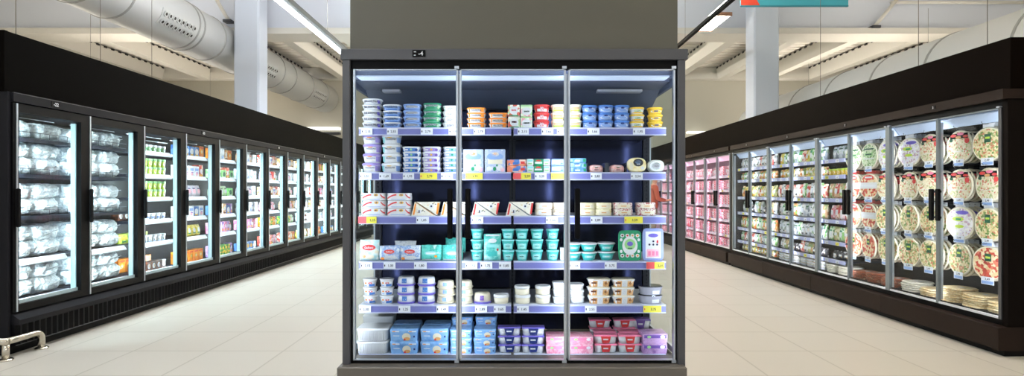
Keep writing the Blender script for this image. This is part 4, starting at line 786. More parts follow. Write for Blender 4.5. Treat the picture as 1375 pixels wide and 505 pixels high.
wire = mat('shelf_wire', '3c4650', 0.4, 0.6)
XLEFT = -4.02; Y0L = 4.43; PL = 0.78
o = MB().cbox(-4.62, -4.035, Y0L, 16.7, 2.122, 2.61, fasL, 0.004).build('bulkhead'); tag(o, 'long black fascia panel running above the left freezers', 'panel')
SHI = [1.775, 1.465, 1.11, 0.745, 0.415]; SHG = [1.775, 1.512, 1.252, 0.995, 0.737, 0.415]
def freezer(k):
    t = empty('upright_freezer', (XLEFT, Y0L+k*3*PL, 0), PI/2)
    tag(t, ['black three-door freezer nearest on the left, holding ice bags', 'second black three-door freezer on the left, starting with the orange cartons', 'third black three-door freezer on the left', 'fourth black three-door freezer on the left', 'furthest left freezer, seen only through the refrigerator\'s side glass'][k], 'freezer')
    W = 3*PL
    b = MB(); b.box(0, W, 0.56, 0.60, 0.05, 2.115, inner); b.box(0.002, 0.012, 0.02, 0.56, 0.34, 2.04, fasL) if k == 0 else None
    b.box(0, W, 0.0, 0.56, 2.04, 2.115, fasL); b.box(0.03, W-0.03, 0.03, 0.56, 1.985, 2.04, innert); b.box(0, W, 0.0, 0.56, 0.33, 0.39, inner); b.build('casing', t)
    b = MB(); b.box(0, W, -0.035, 0.0, 2.045, 2.12, bandL); b.box(0, W, -0.037, -0.02, 2.115, 2.12, M['grey']); b.build('top_band', t)
    b = MB(); x = 0.41; b.box(x-0.045, x+0.045, -0.040, -0.035, 2.06, 2.105, M['black']); b.text('-22', x, 2.083, 0.028, M['white'], lambda a, z: (a, -0.0405, z)); b.build('temperature_display', t)
    b = MB(); b.loft([[(xx, 0.0, 0.335), (xx, -0.03, 0.325), (xx, -0.085, 0.285), (xx, -0.085, 0.245), (xx, 0.0, 0.245)] for xx in (0, W)], bandL); b.build('bumper_ledge', t)
    b = MB(); n = 78
    pts = []
    for i in range(n+1):
        xx = W*i/n; yy = -0.05-0.012*abs(math.sin(i*PI/2)); pts.append((xx, yy))
    zt = lambda i: 0.245
    b.loft([[(x_, y_, 0.25) for x_, y_ in pts], [(x_, y_, 0.085) for x_, y_ in pts]], M['black'], False, False, closed=False); b.box(0, W, -0.048, 0, 0.08, 0.25, M['black'])
    b.box(0, W, -0.06, -0.05, 0.078, 0.084, M['grey']); b.build('ribbed_skirt', t)
    b = MB(); b.box(0, W, 0.02, 0.56, 0, 0.08, M['black']); b.build('toe_board', t)
    for d in range(3):
        x0 = d*PL; gi = k*3+d
        b = MB()
        b.box(x0+(0.040 if d else 0.0), x0+0.055, -0.03, 0.02, 0.345, 2.035, M['black']); b.box(x0+0.705, x0+PL+0.025, -0.03, 0.02, 0.345, 2.035, M['black']) if d < 2 else b.box(x0+0.705, x0+PL-0.001, -0.03, 0.02, 0.345, 2.035, M['black'])
        b.box(x0+0.055, x0+0.705, -0.03, 0.02, 1.965, 2.035, M['black']); b.box(x0+0.055, x0+0.705, -0.03, 0.02, 0.345, 0.40, M['black'])
        dr = b.build('freezer_door', t)
        g = MB(); g.box(x0+0.055, x0+0.705, -0.008, 0.0, 0.40, 1.965, M['glassar']); g.build('pane', dr)
        e = MB(); e.box(x0+0.027, x0+0.040, -0.036, 0.0, 1.335, 2.035, M['alu']); e.box(x0+0.027, x0+0.040, -0.036, 0.0, 0.345, 1.05, M['alu']); e.build('edge_trim', dr)
        h = MB(); h.cbox(x0+0.012, x0+0.042, -0.062, -0.036, 1.03, 1.345, M['black'], 0.006); h.build('handle', dr)
        fr = MB(); c_ = mat('inner_gasket', 'c4d4d8', 0.5); fr.box(x0+0.056, x0+0.704, 0.001, 0.012, 0.40, 0.43, c_); fr.box(x0+0.056, x0+0.064, 0.001, 0.012, 0.43, 1.965, c_); fr.build('gasket', dr)
        l = MB(); l.box(x0+0.694, x0+0.705, 0.015, 0.06, 0.42, 1.95, lens); l.build('lamp_lens', t)
        for xa, xb in ((x0+0.750, x0+0.772), (x0+0.046, x0+0.056)):
            if d == 2 and xa > x0+0.5 or d == 0 and xa < x0+.3: xa, xb = (xa-0.0, xb)
            l = MB(); l.box(xa, xb, *((0.074, 0.086) if xa > x0+.5 else (0.024, 0.068)), 0.42, 1.95, ledF if xa > x0+.5 else ledL); l.build('led_strip', t)
        if d < 2:
            m_ = MB(); m_.box(x0+0.706, x0+PL+0.045, 0.022, 0.07, 0.39, 1.985, inner); m_.build('mullion', t)
        li = MB(); li.box(x0+0.08, x0+0.68, 0.12, 0.128, 1.90, 1.906, lip); li.box(x0+0.08, x0+0.68, 0.2, 0.206, 1.955, 1.961, lip); li.build('roof_trim', t)
        ice = gi < 2
        for si, z in enumerate(SHI if ice else SHG):
            bot = z < 0.45
            s = MB(); s.box(x0+0.03, x0+0.74, 0.085, 0.558, z-0.03, z, lipside)
            so = s.build('shelf', t)
            r = MB()
            if ice and si in (0, 1, 2):
                r.box(x0+0.07, x0+0.665, 0.062, 0.085, z-0.028, z-0.004, lipside)
                for zz in (0.002, 0.05): r.tube([(x0+0.07, 0.064, z+zz), (x0+0.665, 0.064, z+zz)], 0.0025, wire, 6)
                for i in range(7): r.tube([(x0+0.07+i*0.099, 0.064, z), (x0+0.07+i*0.099, 0.064, z+0.05)], 0.002, wire, 6)
                r.build('wire_rail', so)
            else:
                r.prismx([(0.04, z-0.035), (0.045, z-0.045 if not bot else z-0.015), (0.085, z-0.03), (0.085, z+0.002), (0.07, z+0.008)], x0+0.06, x0+(0.64 if not bot else 0.69), lip); r.build('price_rail', so)
    return t
FZ = [freezer(k) for k in range(5)]
o = MB().cbox(-4.62, -4.005, Y0L-0.032, Y0L-0.001, 0.02, 2.12, bandL, 0.004).box(-4.62, -4.03, Y0L-0.034, Y0L-0.002, 2.122, 2.61, fasL).build('end_panel'); tag(o, 'dark end panel closing the near end of the left freezers', 'panel')
def LP(al, dep, z): return (XLEFT-dep, Y0L+al, z)     # along the run, depth behind the door plane

# ice bags
icem = pat('ice_bag_film', ['a4bac6', 'dce8ee', 'f4f8fb', 'c4d6de', 'fcfdfe'], 34, 0.10, kind='noise', bump=0.8)
def icebag(key, seed, w_=0.35, h_=0.15, d_=0.42):
    def mk():
        b = MB(); rr = []; n = 56
        def rg(x, y, z, k): return 0.5-abs(noise.noise((x*k+seed, y*k-seed, z*k)))*1.6
        for q in range(19):
            t_ = q/18; a = -PI/2+PI*t_; kx = max(0.02, math.cos(a))**0.35; zz = h_/2+h_/2*math.sin(a)
            R = ring(w_/2*kx, d_/2*kx, zz, n, 3.0)
            rr.append([(x+0.016*kx*rg(x, y, z, 17), y+0.022*kx*rg(x, y, z+3, 19)-0.008*rg(x, y, z, 45), max(0, z+0.024*math.sin(PI*t_)**0.5*rg(x, y, z+7, 15)+0.006*math.sin(PI*t_)*rg(x, y, z, 50))) for x, y, z in R])
        b.loft(rr, icem, smooth=False); o = b.build('ice_bag')
        kk = MB(); kk.loft([[(-0.05, -d_/2+0.005, h_*0.5), (0.05, -d_/2+0.01, h_*0.55), (0.05, -d_/2+0.012, h_*0.58), (-0.05, -d_/2+0.007, h_*0.53)], [(-0.09, -d_/2-0.03, h_*0.45), (0.09, -d_/2-0.025, h_*0.62), (0.09, -d_/2-0.024, h_*0.64), (-0.09, -d_/2-0.028, h_*0.47)]], icem); kk.build('sealed_edge', o)
        return o
    KINDS[key] = mk
for q in range(4): icebag('ice%d' % q, q*3.7+1)
for d in range(2):
    for si, z in enumerate(SHI):
        hh = [1, 2, 2, 2, 2][si] if d else [1, 2, 2, 2, 2][si]
        for sx in range(2):
            for j in range(hh):
                nm = 'ice bag on the %s shelf of the %s freezer, %s%s' % (['top', 'second', 'third', 'fourth', 'bottom'][si], ['nearest left', 'second left'][d], ['near side', 'far side'][sx], '' if hh == 1 else [', underneath', ', on top'][j])
                al = d*PL+0.05+0.17+0.30*sx+random.uniform(-.01, .01)
                place('ice%d' % random.randrange(4), LP(al, 0.305+0.015*j, z+0.002+j*0.13), PI/2, 'clear '+nm, 'ice bag', 'clear bags of ice in the left freezers', 0.06)

# frozen goods: a few carton, pot and bag kinds in several prints
def gcart(key, w_, h_, d_, cols, ds, name='carton', sc=30): carton(key, name, w_, h_, d_, pat('print_'+key, cols, sc), ds)
gcart('c_orange', .105, .15, .10, ['e88a2c', 'f09a34', 'd8741c'], [('e', 0, .5, .3, .22, 'gold'), ('e', 0, .5, .16, .12, 'white'), ('r', -.4, .4, .8, .9, 'red')], sc=12)
gcart('c_blue', .11, .13, .10, ['3f6fb4', '5c8cc8', '34609c'], [('e', 0, .5, .36, .3, 'white'), ('r', -.3, .3, .1, .25, 'gold')], sc=12)
gcart('c_white', .11, .14, .10, ['e6ebee', 'dbe2e8', 'f2f4f6'], [('r', -.36, .36, .55, .8, 'pblue'), ('e', 0, .3, .25, .18, 'lpink'), ('r', -.1, .3, .36, .44, 'violet')])
gcart('c_green', .12, .12, .10, ['8ecf80', '6fbf6c', 'b4e0a0'], [('e', 0, .5, .3, .28, 'dgreen'), ('r', -.4, .4, .06, .2, 'white')])
gcart('c_dkgreen', .075, .14, .10, ['2f8a48', '4aa850', '246c3c', 'e8d44c'], [('e', 0, .7, .3, .14, 'gold'), ('r', -.4, .4, .2, .35, 'gold')], sc=50)
gcart('c_purple', .06, .15, .10, ['a884c4', 'c8a8d8', '7c5aa8'], [('e', 0, .6, .3, .16, 'white'), ('r', -.3, .3, .15, .35, 'orange')])
gcart('c_pink', .075, .15, .10, ['e890b4', 'f0b4cc', 'd8709c'], [('e', 0, .6, .3, .18, 'white'), ('r', -.3, .3, .15, .3, 'gold')])
gcart('c_red', .085, .16, .10, ['c8483c', 'e07060', 'f0d8c8', 'b03830'], [('e', 0, .5, .3, .2, 'white'), ('r', -.4, .4, .1, .22, 'gold')])
gcart('c_tan', .085, .15, .10, ['d8a46c', 'e8c49c', 'b87c48', 'f0e0c8'], [('e', 0, .55, .3, .2, 'white'), ('r', -.4, .4, .1, .22, 'brown')])
gcart('c_brown', .085, .10, .09, ['4a2c20', '6b3a24', '3a2018'], [('e', 0, .5, .28, .3, 'white'), ('e', 0.1, .5, .14, .18, 'tan')])
gcart('c_yblue', .10, .11, .10, ['3c6cb0', '5484c4', '2c5494'], [('e', 0, .5, .4, .3, 'gold'), ('e', 0, .5, .2, .14, 'orange')])
gcart('c_lime', .16, .11, .10, ['b8cc48', 'cfdc6c', '98b838'], [('r', -.3, .3, .4, .7, 'gold'), ('r', -.2, .2, .12, .25, 'green')])
gcart('c_grey', .10, .16, .10, ['c8cdd2', 'e4e8ec', 'b0b8c2'], [('r', -.3, .3, .5, .8, 'white'), ('e', 0, .25, .2, .12, 'pblue')])
tub('p_green', 'frozen_pot', .078, .085, .078, 'lgreen', 'white', [('e', 0, .45, .26, .24, 'white'), ('e', .02, .42, .12, .14, 'green')], p=2, k0=.78, n=14)
tub('p_lime', 'frozen_pot', .078, .095, .078, 'lime', 'lgreen', [('e', 0, .45, .26, .24, 'white')], p=2, k0=.78, n=14)
tub('p_white', 'frozen_pot', .078, .085, .078, 'white', 'white', [('e', 0, .4, .28, .26, 'dgreen'), ('r', -.3, .3, .06, .16, 'pblue')], p=2, k0=.78, n=14)
tub('p_plain', 'frozen_pot', .09, .075, .09, 'white', 'white', [('r', -.3, .3, .2, .55, 'pblue'), ('e', 0, .4, .1, .12, 'red')], p=2, k0=.8, n=14)
tub('p_coco', 'frozen_pot', .09, .085, .09, 'white', 'white', [('r', -.4, .1, .06, .5, 'brown'), ('e', .1, .38, .14, .2, 'ink')], p=2, k0=.8, n=14)
tub('p_tub', 'frozen_pot', .10, .10, .10, 'cream', 'orange', [('r', -.4, .4, .2, .55, 'gold'), ('e', 0, .4, .2, .2, 'white')], p=2, k0=.82, n=14)
for key, cols, ds in (('b_yellow', ['e4d048', 'f0e070', 'd0b430', 'a8c048'], [('e', 0, .55, .26, .2, 'white'), ('r', -.3, .3, .25, .34, 'green')]),
                      ('b_white', ['eef0f4', 'd4dae8', 'e4d4e0', 'f6f6fa'], [('e', 0, .5, .28, .2, 'lpink'), ('r', -.24, .24, .68, .78, 'dblue')]),
                      ('b_green', ['8cc87c', 'b8e0a4', 'e4f0d8', '6cb060'], [('e', 0, .5, .26, .2, 'white'), ('r', -.24, .24, .68, .78, 'dgreen')]),
                      ('b_pink', ['e8a0b8', 'f4d0dc', 'd87c98', 'f8e8ec'], [('e', 0, .5, .26, .2, 'white'), ('r', -.24, .24, .68, .78, 'red')]),
                      ('b_orange', ['e89048', 'f4b87c', 'f8e4cc', 'd87430'], [('e', 0, .5, .26, .2, 'white'), ('r', -.24, .24, .68, .78, 'red')])):
    pouch(key, 'frozen_bag', .115, .15, .07, pat('film_'+key, cols, 28, kind='noise'), ds, amp=.006, seed=len(key), p=3)
DESC = {'c_orange': ('orange carton with round picture', 'carton'), 'c_blue': ('blue carton with white oval', 'carton'), 'c_white': ('white and pale blue carton', 'carton'), 'c_green': ('light green carton', 'carton'),
 'c_dkgreen': ('narrow green and yellow carton', 'carton'), 'c_purple': ('narrow purple carton', 'carton'), 'c_pink': ('pink carton', 'carton'), 'c_red': ('red carton', 'carton'), 'c_tan': ('tan carton', 'carton'), 'c_brown': ('small dark brown carton', 'carton'),
 'c_yblue': ('blue carton with yellow picture', 'carton'), 'c_lime': ('wide lime-yellow carton', 'carton'), 'c_grey': ('tall pale grey carton', 'carton'), 'p_green': ('white-lidded green pot', 'pot'), 'p_lime': ('lime green pot', 'pot'), 'p_white': ('white pot, green print', 'pot'),
 'p_plain': ('low white pot', 'pot'), 'p_coco': ('white and brown pot', 'pot'), 'p_tub': ('cream pot, orange lid', 'pot'), 'b_yellow': ('yellow bag', 'bag'), 'b_white': ('white bag', 'bag'), 'b_green': ('green bag', 'bag'), 'b_pink': ('pink bag', 'bag'), 'b_orange': ('orange bag', 'bag')}
WID = {'c_orange': .11, 'c_blue': .115, 'c_white': .115, 'c_green': .125, 'c_dkgreen': .08, 'c_purple': .065, 'c_pink': .08, 'c_red': .09, 'c_tan': .09, 'c_brown': .09, 'c_yblue': .105, 'c_lime': .165, 'c_grey': .105, 'p_green': .082, 'p_lime': .082, 'p_white': .082, 'p_plain': .094, 'p_coco': .094, 'p_tub': .104, 'b_yellow': .105, 'b_white': .105, 'b_green': .105, 'b_pink': .105, 'b_orange': .105}
HGT = {'p_green': .085, 'p_lime': .095, 'p_white': .085, 'p_plain': .075, 'p_coco': .085, 'p_tub': .1, 'c_blue': .13, 'c_green': .12, 'c_brown': .1, 'c_lime': .11, 'c_yblue': .11, 'c_dkgreen': .14}
PLAN = {  # door index -> shelves from the top: list of kinds cycled, optional number high
 2: [['p_green'], ['p_lime'], ['p_lime'], ['p_plain'], ['p_white'], ['c_brown']],
 3: [['c_blue', 'c_blue', 'c_blue', 'c_blue', 'c_orange'], ['c_white', 'c_white', 'c_white', 'c_white', 'c_red'], ['b_white'], ['c_white', 'c_grey', 'c_white', 'c_blue'], ['b_yellow'], ['c_orange']],
 4: [['c_orange', 'c_white', 'c_grey', 'c_tan'], ['c_green', 'c_green', 'c_green', 'c_red'], ['b_green', 'c_green', 'b_green'], ['c_blue', 'c_purple', 'b_white', 'c_tan'], ['c_pink', 'c_purple', 'b_pink', 'c_purple'], ['c_purple', 'b_yellow', 'c_dkgreen', 'c_dkgreen', 'c_dkgreen', 'c_dkgreen']],
 5: [['b_orange', 'c_white', 'c_grey'], ['c_grey', 'c_white', 'c_grey'], ['b_white', 'c_grey', 'b_green'], ['p_plain', 'c_grey'], ['c_pink', 'c_purple', 'b_orange'], ['c_yblue']],
 6: [['c_red', 'c_tan', 'c_red', 'c_white'], ['b_white', 'c_red', 'b_green'], ['c_tan', 'c_white', 'c_red'], ['b_pink', 'b_white'], ['c_orange', 'b_green', 'c_red', 'c_dkgreen'], ['c_red', 'b_white', 'b_pink']],
 7: [['c_tan', 'c_white', 'c_red', 'c_blue'], ['b_white', 'c_grey', 'b_white'], ['c_tan', 'b_white', 'c_blue'], ['b_orange', 'b_white', 'c_tan'], ['c_dkgreen', 'b_white', 'b_green'], ['c_red', 'c_tan', 'c_orange']],
 8: [['c_tan', 'c_grey'], ['c_grey', 'b_white'], ['c_grey', 'c_white'], ['b_white', 'c_grey'], ['p_coco', 'b_white'], ['b_yellow', 'c_tan']],
 9: [['c_orange', 'b_white'], ['b_white', 'c_tan'], ['c_red', 'b_white', 'c_pink'], ['c_tan', 'b_pink'], ['c_white', 'b_green'], ['b_yellow', 'c_orange']],
 10: [['b_yellow', 'c_white'], ['c_grey', 'b_white'], ['b_white', 'c_blue'], ['c_white', 'b_green'], ['b_white', 'c_grey'], ['c_blue', 'c_yblue']]}
SHN = ['top', 'second', 'third', 'fourth', 'fifth', 'bottom']
GRP = {}
for gi, shelves in PLAN.items():
    for si, kinds in enumerate(shelves):
        x = 0.075; n_ = 0; z = SHG[si]+0.001
        while True:
            k_ = kinds[n_ % len(kinds)]; w_ = WID[k_]
            if x+w_ > 0.675: break
            high = 1
            hk = HGT.get(k_, .15)
            if hk <= 0.1 and not (gi == 2 and si in (0, 3, 4, 5)): high = 2
            if k_ == 'c_orange' and gi == 3: high = 1
            for j in range(high):
                nm, cat = DESC[k_]
                dep = 0.088+0.052
                lab = '%s, %s from the near side, %s shelf, %s left freezer door%s' % (nm, ORD[n_+1], SHN[si], ORD[gi+1], '' if high == 1 else [', below', ', above'][j])
                place(k_, LP(gi*PL+x+w_/2, dep, z+j*hk), PI/2, lab, cat, '%ss in the left freezers' % nm, 0.04)
            x += w_; n_ += 1
# packs standing behind the front rows of the third door
for si, k_, z_, n_, h_ in ((4, 'c_lime', 0, 3, 0), (5, 'c_orange', 0, 5, 0), (3, 'c_brown', 0, 5, 0)):
    for q in range(n_):
        nm, cat = DESC[k_]
        place(k_, LP(2*PL+0.09+(q+.5)*WID[k_], 0.34, SHG[si]+0.001), PI/2, '%s, %s in the back row, %s shelf, third left freezer door' % (nm, ORD[q+1], SHN[si]), cat, '%ss in the left freezers' % nm, 0.03)

# ------------------------------------------------------------------ right run of chilled cabinets
XRIGHT = 4.0; WR = 1.345; YR0 = 4.45
o = MB().cbox(4.02, 4.6, YR0-0.03, 16.7, 2.142, 2.56, fasR, 0.004).build('bulkhead'); tag(o, 'long dark brown fascia panel running above the right cabinets', 'panel')
e = empty('end_panel', (4.4, YR0-0.03, 0)); tag(e, 'dark brown end panel closing the near end of the right cabinets', 'panel')
MB().box(-0.42, 0.2, -0.02, 0.028, 0.235, 2.06, mat('end_brown', '0e0a08', 0.5, spec=0.03)).build('side_board', e)
MB().box(-0.47, 0.2, -0.03, 0.028, 2.062, 2.14, plR).build('top_rail', e)
MB().box(-0.51, 0.2, -0.035, 0.028, 0.05, 0.234, plR).box(-0.44, 0.2, -0.01, 0.028, 0, 0.05, M['black']).build('plinth', e)
liner = mat('cabinet_liner', '0d0a10', 0.5); linerp = mat('pink_liner', 'c8a8b8', 0.5); roofR = mat('cabinet_roof', '2e3852', 0.5); val = mat('light_cover', 'b4c4dc', 0.5, emit=0.25, ecol='b8ccec'); valp = mat('pink_light_cover', 'e8c8dc', 0.5, emit=0.4, ecol='f4c4e0')
SHR = [1.727, 1.525, 1.233, 0.965, 0.695, 0.47, 0.30]; SHM = [1.63, 1.36, 1.08, 0.80, 0.52, 0.30]
railR = mat('lilac_rail', 'a4aad6', 0.4); stile = mat('door_stile', '7e8689', 0.35, 0.4)
def cabinet(idx, yn, W, pink, lab, shelves, shelf_x, pegs=None):
    """yn: near end in room y; local x runs from the far end (0) to the near end (W)"""
    t = empty('chilled_cabinet', (XRIGHT, yn+W, 0), -PI/2); tag(t, lab, 'cabinet')
    li_ = linerp if pink else liner; led = ledM if pink else ledR
    b = MB(); b.box(0, W, 0.56, 0.60, 0.05, 2.06, li_); (b.box(0.0, 0.012, 0.02, 0.56, 0.26, 2.02, li_) if idx in (3, 5) else None); (b.box(W-0.012, W, 0.02, 0.56, 0.26, 2.02, li_) if idx in (0, 4) else None); b.box(0, W, 0.04, 0.56, 1.995, 2.06, roofR if not pink else linerp); b.box(0, W, 0.0, 0.56, 0.235, 0.27, li_); b.build('casing', t)
    b = MB(); b.box(0, W, -0.06, 0.0, 2.062, 2.14, plR); b.box(0, W, -0.01, 0.04, 2.005, 2.062, M['black']); b.build('top_band', t)
    b = MB(); b.box(W/2-0.03, W/2+0.03, -0.064, -0.06, 2.085, 2.115, M['black']); b.text('2', W/2, 2.10, 0.02, M['white'], lambda a, z: (a, -0.0645, z)); b.build('temperature_display', t)
    b = MB(); b.cbox(0, W, -0.10, 0.0, 0.055, 0.235, plR, 0.004); b.build('plinth', t)
    b = MB(); b.box(0, W, -0.04, 0.56, 0, 0.055, M['black']).box(0, W, -0.01, 0.03, 0.236, 0.28, M['black']); b.build('toe_board', t)
    b = MB(); b.prismx([(0.05, 1.995), (0.045, 1.985), (0.10, 1.91), (0.13, 1.91), (0.13, 1.995)], 0.012, W-0.012, val if not pink else valp); b.build('light_cover', t)
    for d in range(2):
        xa, xb = d*W/2, (d+1)*W/2
        ta, tb = (0.028, 0.010) if d == 0 else (0.010, 0.028)
        b = MB(); b.box(xa+0.002, xa+ta, -0.028, 0, 0.285, 2.0, stile).box(xb-tb, xb-0.002, -0.028, 0, 0.285, 2.0, stile if not (idx == 0 and d == 1) else M['grey']).box(xa+ta, xb-tb, -0.02, 0, 0.285, 0.303, M['white']).box(xa+ta, xb-tb, -0.02, 0, 1.99, 2.0, stile)
        dr = b.build('glass_door', t)
        MB().box(xa+ta, xb-tb, -0.014, -0.008, 0.303, 1.99, M['glassar']).build('pane', dr)
        hx = xb-0.062 if d == 0 else xa+0.016
        h = MB(); h.cbox(hx, hx+0.046, -0.062, -0.034, 1.05, 1.345, M['black'], 0.006).box(hx+.01, hx+.024, -0.04, -0.014, 1.07, 1.09, M['black']).box(hx+.01, hx+.024, -0.04, -0.014, 1.31, 1.33, M['black']); h.build('handle', dr)
        hg = MB(); xx = 0.01 if d == 0 else W-0.04; hg.box(xx, xx+0.03, -0.035, -0.0, 2.0, 2.012, M['alu']); hg.build('hinge', dr)
    for xx in (0.02, W/2, W-0.02):
        MB().box(xx-0.012, xx+0.012, 0.002, 0.024, 0.32, 1.96, M['alu']).build('mullion', t)
        if xx > 0.1: MB().box(xx-0.020, xx-0.0125, 0.004, 0.022, 0.33, 1.95, led).build('led_strip', t)
    for (s0, s1) in shelf_x:
        for si, z in enumerate(shelves):
            if si == len(shelves)-1: continue
            s = MB(); s.box(s0, s1, 0.075, 0.558, z-0.022, z, lipside if not pink else linerp); so = s.build('shelf', t)
            rr_ = railR if not pink else mat('pink_rail', 'e8c4d8', 0.4)
            MB().box(s0, s1, 0.065, 0.075, z-0.045, z+0.003, rr_).box(s0, s1, 0.062, 0.076, z-0.002, z+0.004, railw).build('price_rail', so)
            nt_ = int((s1-s0)/0.16)
            for q in range(nt_):
                xx = s0+0.04+q*(s1-s0)/nt_
                tg = MB(); f = lambda a, zz: (a, 0.0625, zz); yel = (q+si*2+idx) % 7 == 3
                tg.box(xx, xx+0.065, 0.063, 0.0648, z-0.042, z-0.006, M['tagy'] if yel else M['tagw']); tg.text('%d,%d9' % (1+(q+si) % 4, (q*3+si) % 10), xx+0.036, z-0.024, 0.016, M['ink'], f); tg.build('price_tag', so, label='yellow price tag' if yel else None)
    # floor deck
    MB().box(0.012, W-0.012, 0.05, 0.558, 0.27, 0.30, li_).build('bottom_deck', t)
    if pegs:
        b = MB()
        for zr in PROWS:
            b.box(min(pegs)-0.12, max(pegs)+0.12, 0.53, 0.55, zr+0.155, zr+0.18, M['grey'])
        b.build('peg_bar', t)
        for zr in PROWS:
            for px_ in pegs:
                MB().tube([(px_, 0.53, zr+0.165), (px_, 0.06, zr+0.172), (px_, 0.053, zr+0.19)], 0.0035, M['chrome'], 6).build('peg', t)
    return t
PROWS = [1.73, 1.38, 1.035, 0.70]
PY = [4.73, 5.03, 5.39, 5.67, 6.02, 6.30, 6.58]
def l2(yn, W, y): return yn+W-y
yn = [YR0+WR*i for i in range(4)]
cabinet(0, yn[0], WR, False, 'nearest right-hand glass cabinet, filled with hanging pizzas', [], [], [l2(yn[0], WR, y) for y in PY[:4]])
cabinet(1, yn[1], WR, False, 'second right-hand glass cabinet, pizzas beside shelves of packs', SHR, [(0.012, 0.46)], [l2(yn[1], WR, y) for y in PY[4:]])
cabinet(2, yn[2], WR, False, 'third right-hand glass cabinet, full of packets and white bags', SHR, [(0.0, WR)])
cabinet(3, yn[3], WR, False, 'fourth right-hand glass cabinet, next to the pink meat display', SHR, [(0.012, WR)])
YM = yn[3]+WR+0.10; WM = 1.31
o = MB().box(3.985, 4.58, YM-0.098, YM-0.002, 0.0, 2.14, plR).build('joint_panel'); tag(o, 'dark brown upright panel between the packet cabinets and pink meat cabinets', 'panel')
cabinet(4, YM, WM, True, 'nearer pink-lit meat cabinet on the right', SHM, [(0.012, WM-0.012)])
cabinet(7, YM+WM, WM, True, 'further pink-lit meat cabinet on the right, beside the middle refrigerator', SHM, [(0.012, WM-0.012)])
cabinet(6, YM+2*WM, WM, True, 'third pink-lit meat cabinet on the right, hidden behind the refrigerator frame', SHM, [(0.0, WM)])
cabinet(5, YM+3*WM, WM, True, 'fourth pink-lit meat cabinet, seen only through the refrigerator side glass', SHM, [(0.012, WM)])
def RP(y, dep, z): return (XRIGHT+dep, y, z)
# hanging pizzas
def pizza(key, base, ds, card, tabc='clear', tie=None):
    def mk():
        R = 0.145; b = MB()
        def dring(r, yy): return [(r*math.cos(2*PI*i/36), yy, 0.15+r*1.03*math.sin(2*PI*i/36)) for i in range(36)]
        b.loft([dring(R*0.93, 0.0125), dring(R, 0.006), dring(R, -0.004), dring(R*0.95, -0.010)], M['cream'], True, False, True)
        b.loft([dring(R*0.95, -0.010), dring(R*0.90, -0.008)], M['cream'], False, False, True); b.loft([dring(R*0.90, -0.008), dring(0.001, -0.0085)], base, False, True); o = b.build('pizza')
        w = MB(); w.loft([dring(R*1.04, 0.0), dring(R*1.04, 0.0015)], M['clear'], False, False); w.box(-0.05, 0.05, -0.001, 0.001, 0.295, 0.333, M['white'] if not tie else M[tie]); w.build('hang_tab', o)
        q = MB(); f = lambda x, z: (x, -0.0112, z); g = lambda x, z: (x, -0.0122, z)
        for i, dd in enumerate(ds):
            ff = [f, g][min(1, dd[0] == 'g')]
            kk = dd[1:] if dd[0] == 'g' else dd
            decals(q, [kk], 0.29, 0.30, ff)
        q.build('label', o)
        if card:
            c_ = MB(); c_.box(-0.055, 0.055, -0.016, -0.0135, -0.03, 0.035, M['tagw']); c_.box(-0.05, 0.05, -0.0165, -0.016, -0.025, 0.0, M['pblue']); c_.text('2,49', 0, 0.016, 0.018, M['ink'], lambda x, z: (x, -0.0168, z)); c_.build('price_card', o)
        return o
    KINDS[key] = mk
P1b = pat('pizza_cheese', ['e8dfc4', 'dccfa8', 'ece4cc', 'd07c64', 'e8dec0', 'a8b87c', 'e0d2b0'], 70); P5b = pat('pizza_herb', ['e4d4a8', 'd8c48c', '6c8c44', 'ecdfbc', 'c88060', 'dfcfa0', '98a868'], 60)
P4b = pat('pizza_pepperoni', ['e8d4a8', 'c84c38', 'e0c898', 'b03c30', 'ecdcb8', 'd87860'], 42); P2b = pat('pizza_pale_green', ['ccdcb4', 'b0cc98', 'e4e8d0', '749c64', 'd4dfbc'], 60); P6b = pat('pizza_lilac', ['f0eef2', 'e2def0', 'f6f4f4', 'c8a8b8', 'ece6ea', 'e0e4cc'], 60)
SAU = [('r', -.34, .34, .74, .9, 'black'), ('g', 'e', -.2, .84, .12, .045, 'red'), ('g', 'e', .06, .88, .13, .045, 'pink'), ('g', 'e', .25, .8, .1, .04, 'red'), ('g', 'e', -.02, .78, .11, .04, 'tan'), ('e', -.3, .70, .07, .05, 'dgreen'), ('e', .3, .66, .09, .08, 'red')]
TY = {'P1': (P1b, SAU+[('r', -.3, .3, .35, .36, 'tagw')], 'pale cheese pizza with sausage-printed top', 'black'),
      'P2': (P2b, [('r', -.24, .24, .5, .62, 'lgreen'), ('g', 'r', -.18, .18, .54, .59, 'dgreen'), ('r', -.3, .3, .38, .42, 'white'), ('r', -.3, .3, .74, .79, 'dgreen')], 'pale green pizza with green label', 'white'),
      'P3': (P4b, [('r', -.48, .48, .42, .66, 'white'), ('g', 'r', -.34, .34, .5, .56, 'tagw'), ('e', 0, .84, .26, .09, 'red'), ('g', 'r', -.18, .18, .82, .88, 'white')], 'red-topped pizza with white band', 'red'),
      'P4': (P4b, [('r', -.1, .1, .56, .78, 'dgreen'), ('g', 'r', -.07, .07, .64, .70, 'lime')], 'pepperoni pizza with small green label', 'clear'),
      'P5': (P5b, [('r', -.1, .1, .56, .80, 'dgreen'), ('g', 'r', -.07, .07, .66, .72, 'lime')], 'herb pizza with small dark green label', 'clear'),
      'P6': (P6b, [('e', -.05, .62, .2, .07, 'lime'), ('g', 'r', -.12, .06, .59, .64, 'green'), ('e', .1, .82, .22, .06, 'violet'), ('e', 0, .4, .16, .05, 'lime')], 'lilac-white pizza with lime labels', 'white')}
for k_, (bm_, ds_, nm_, tie_) in TY.items():
    pizza(k_+'c', bm_, ds_, True, tie=None if tie_ == 'clear' else tie_); pizza(k_+'n', bm_, ds_, False, tie=None if tie_ == 'clear' else tie_)
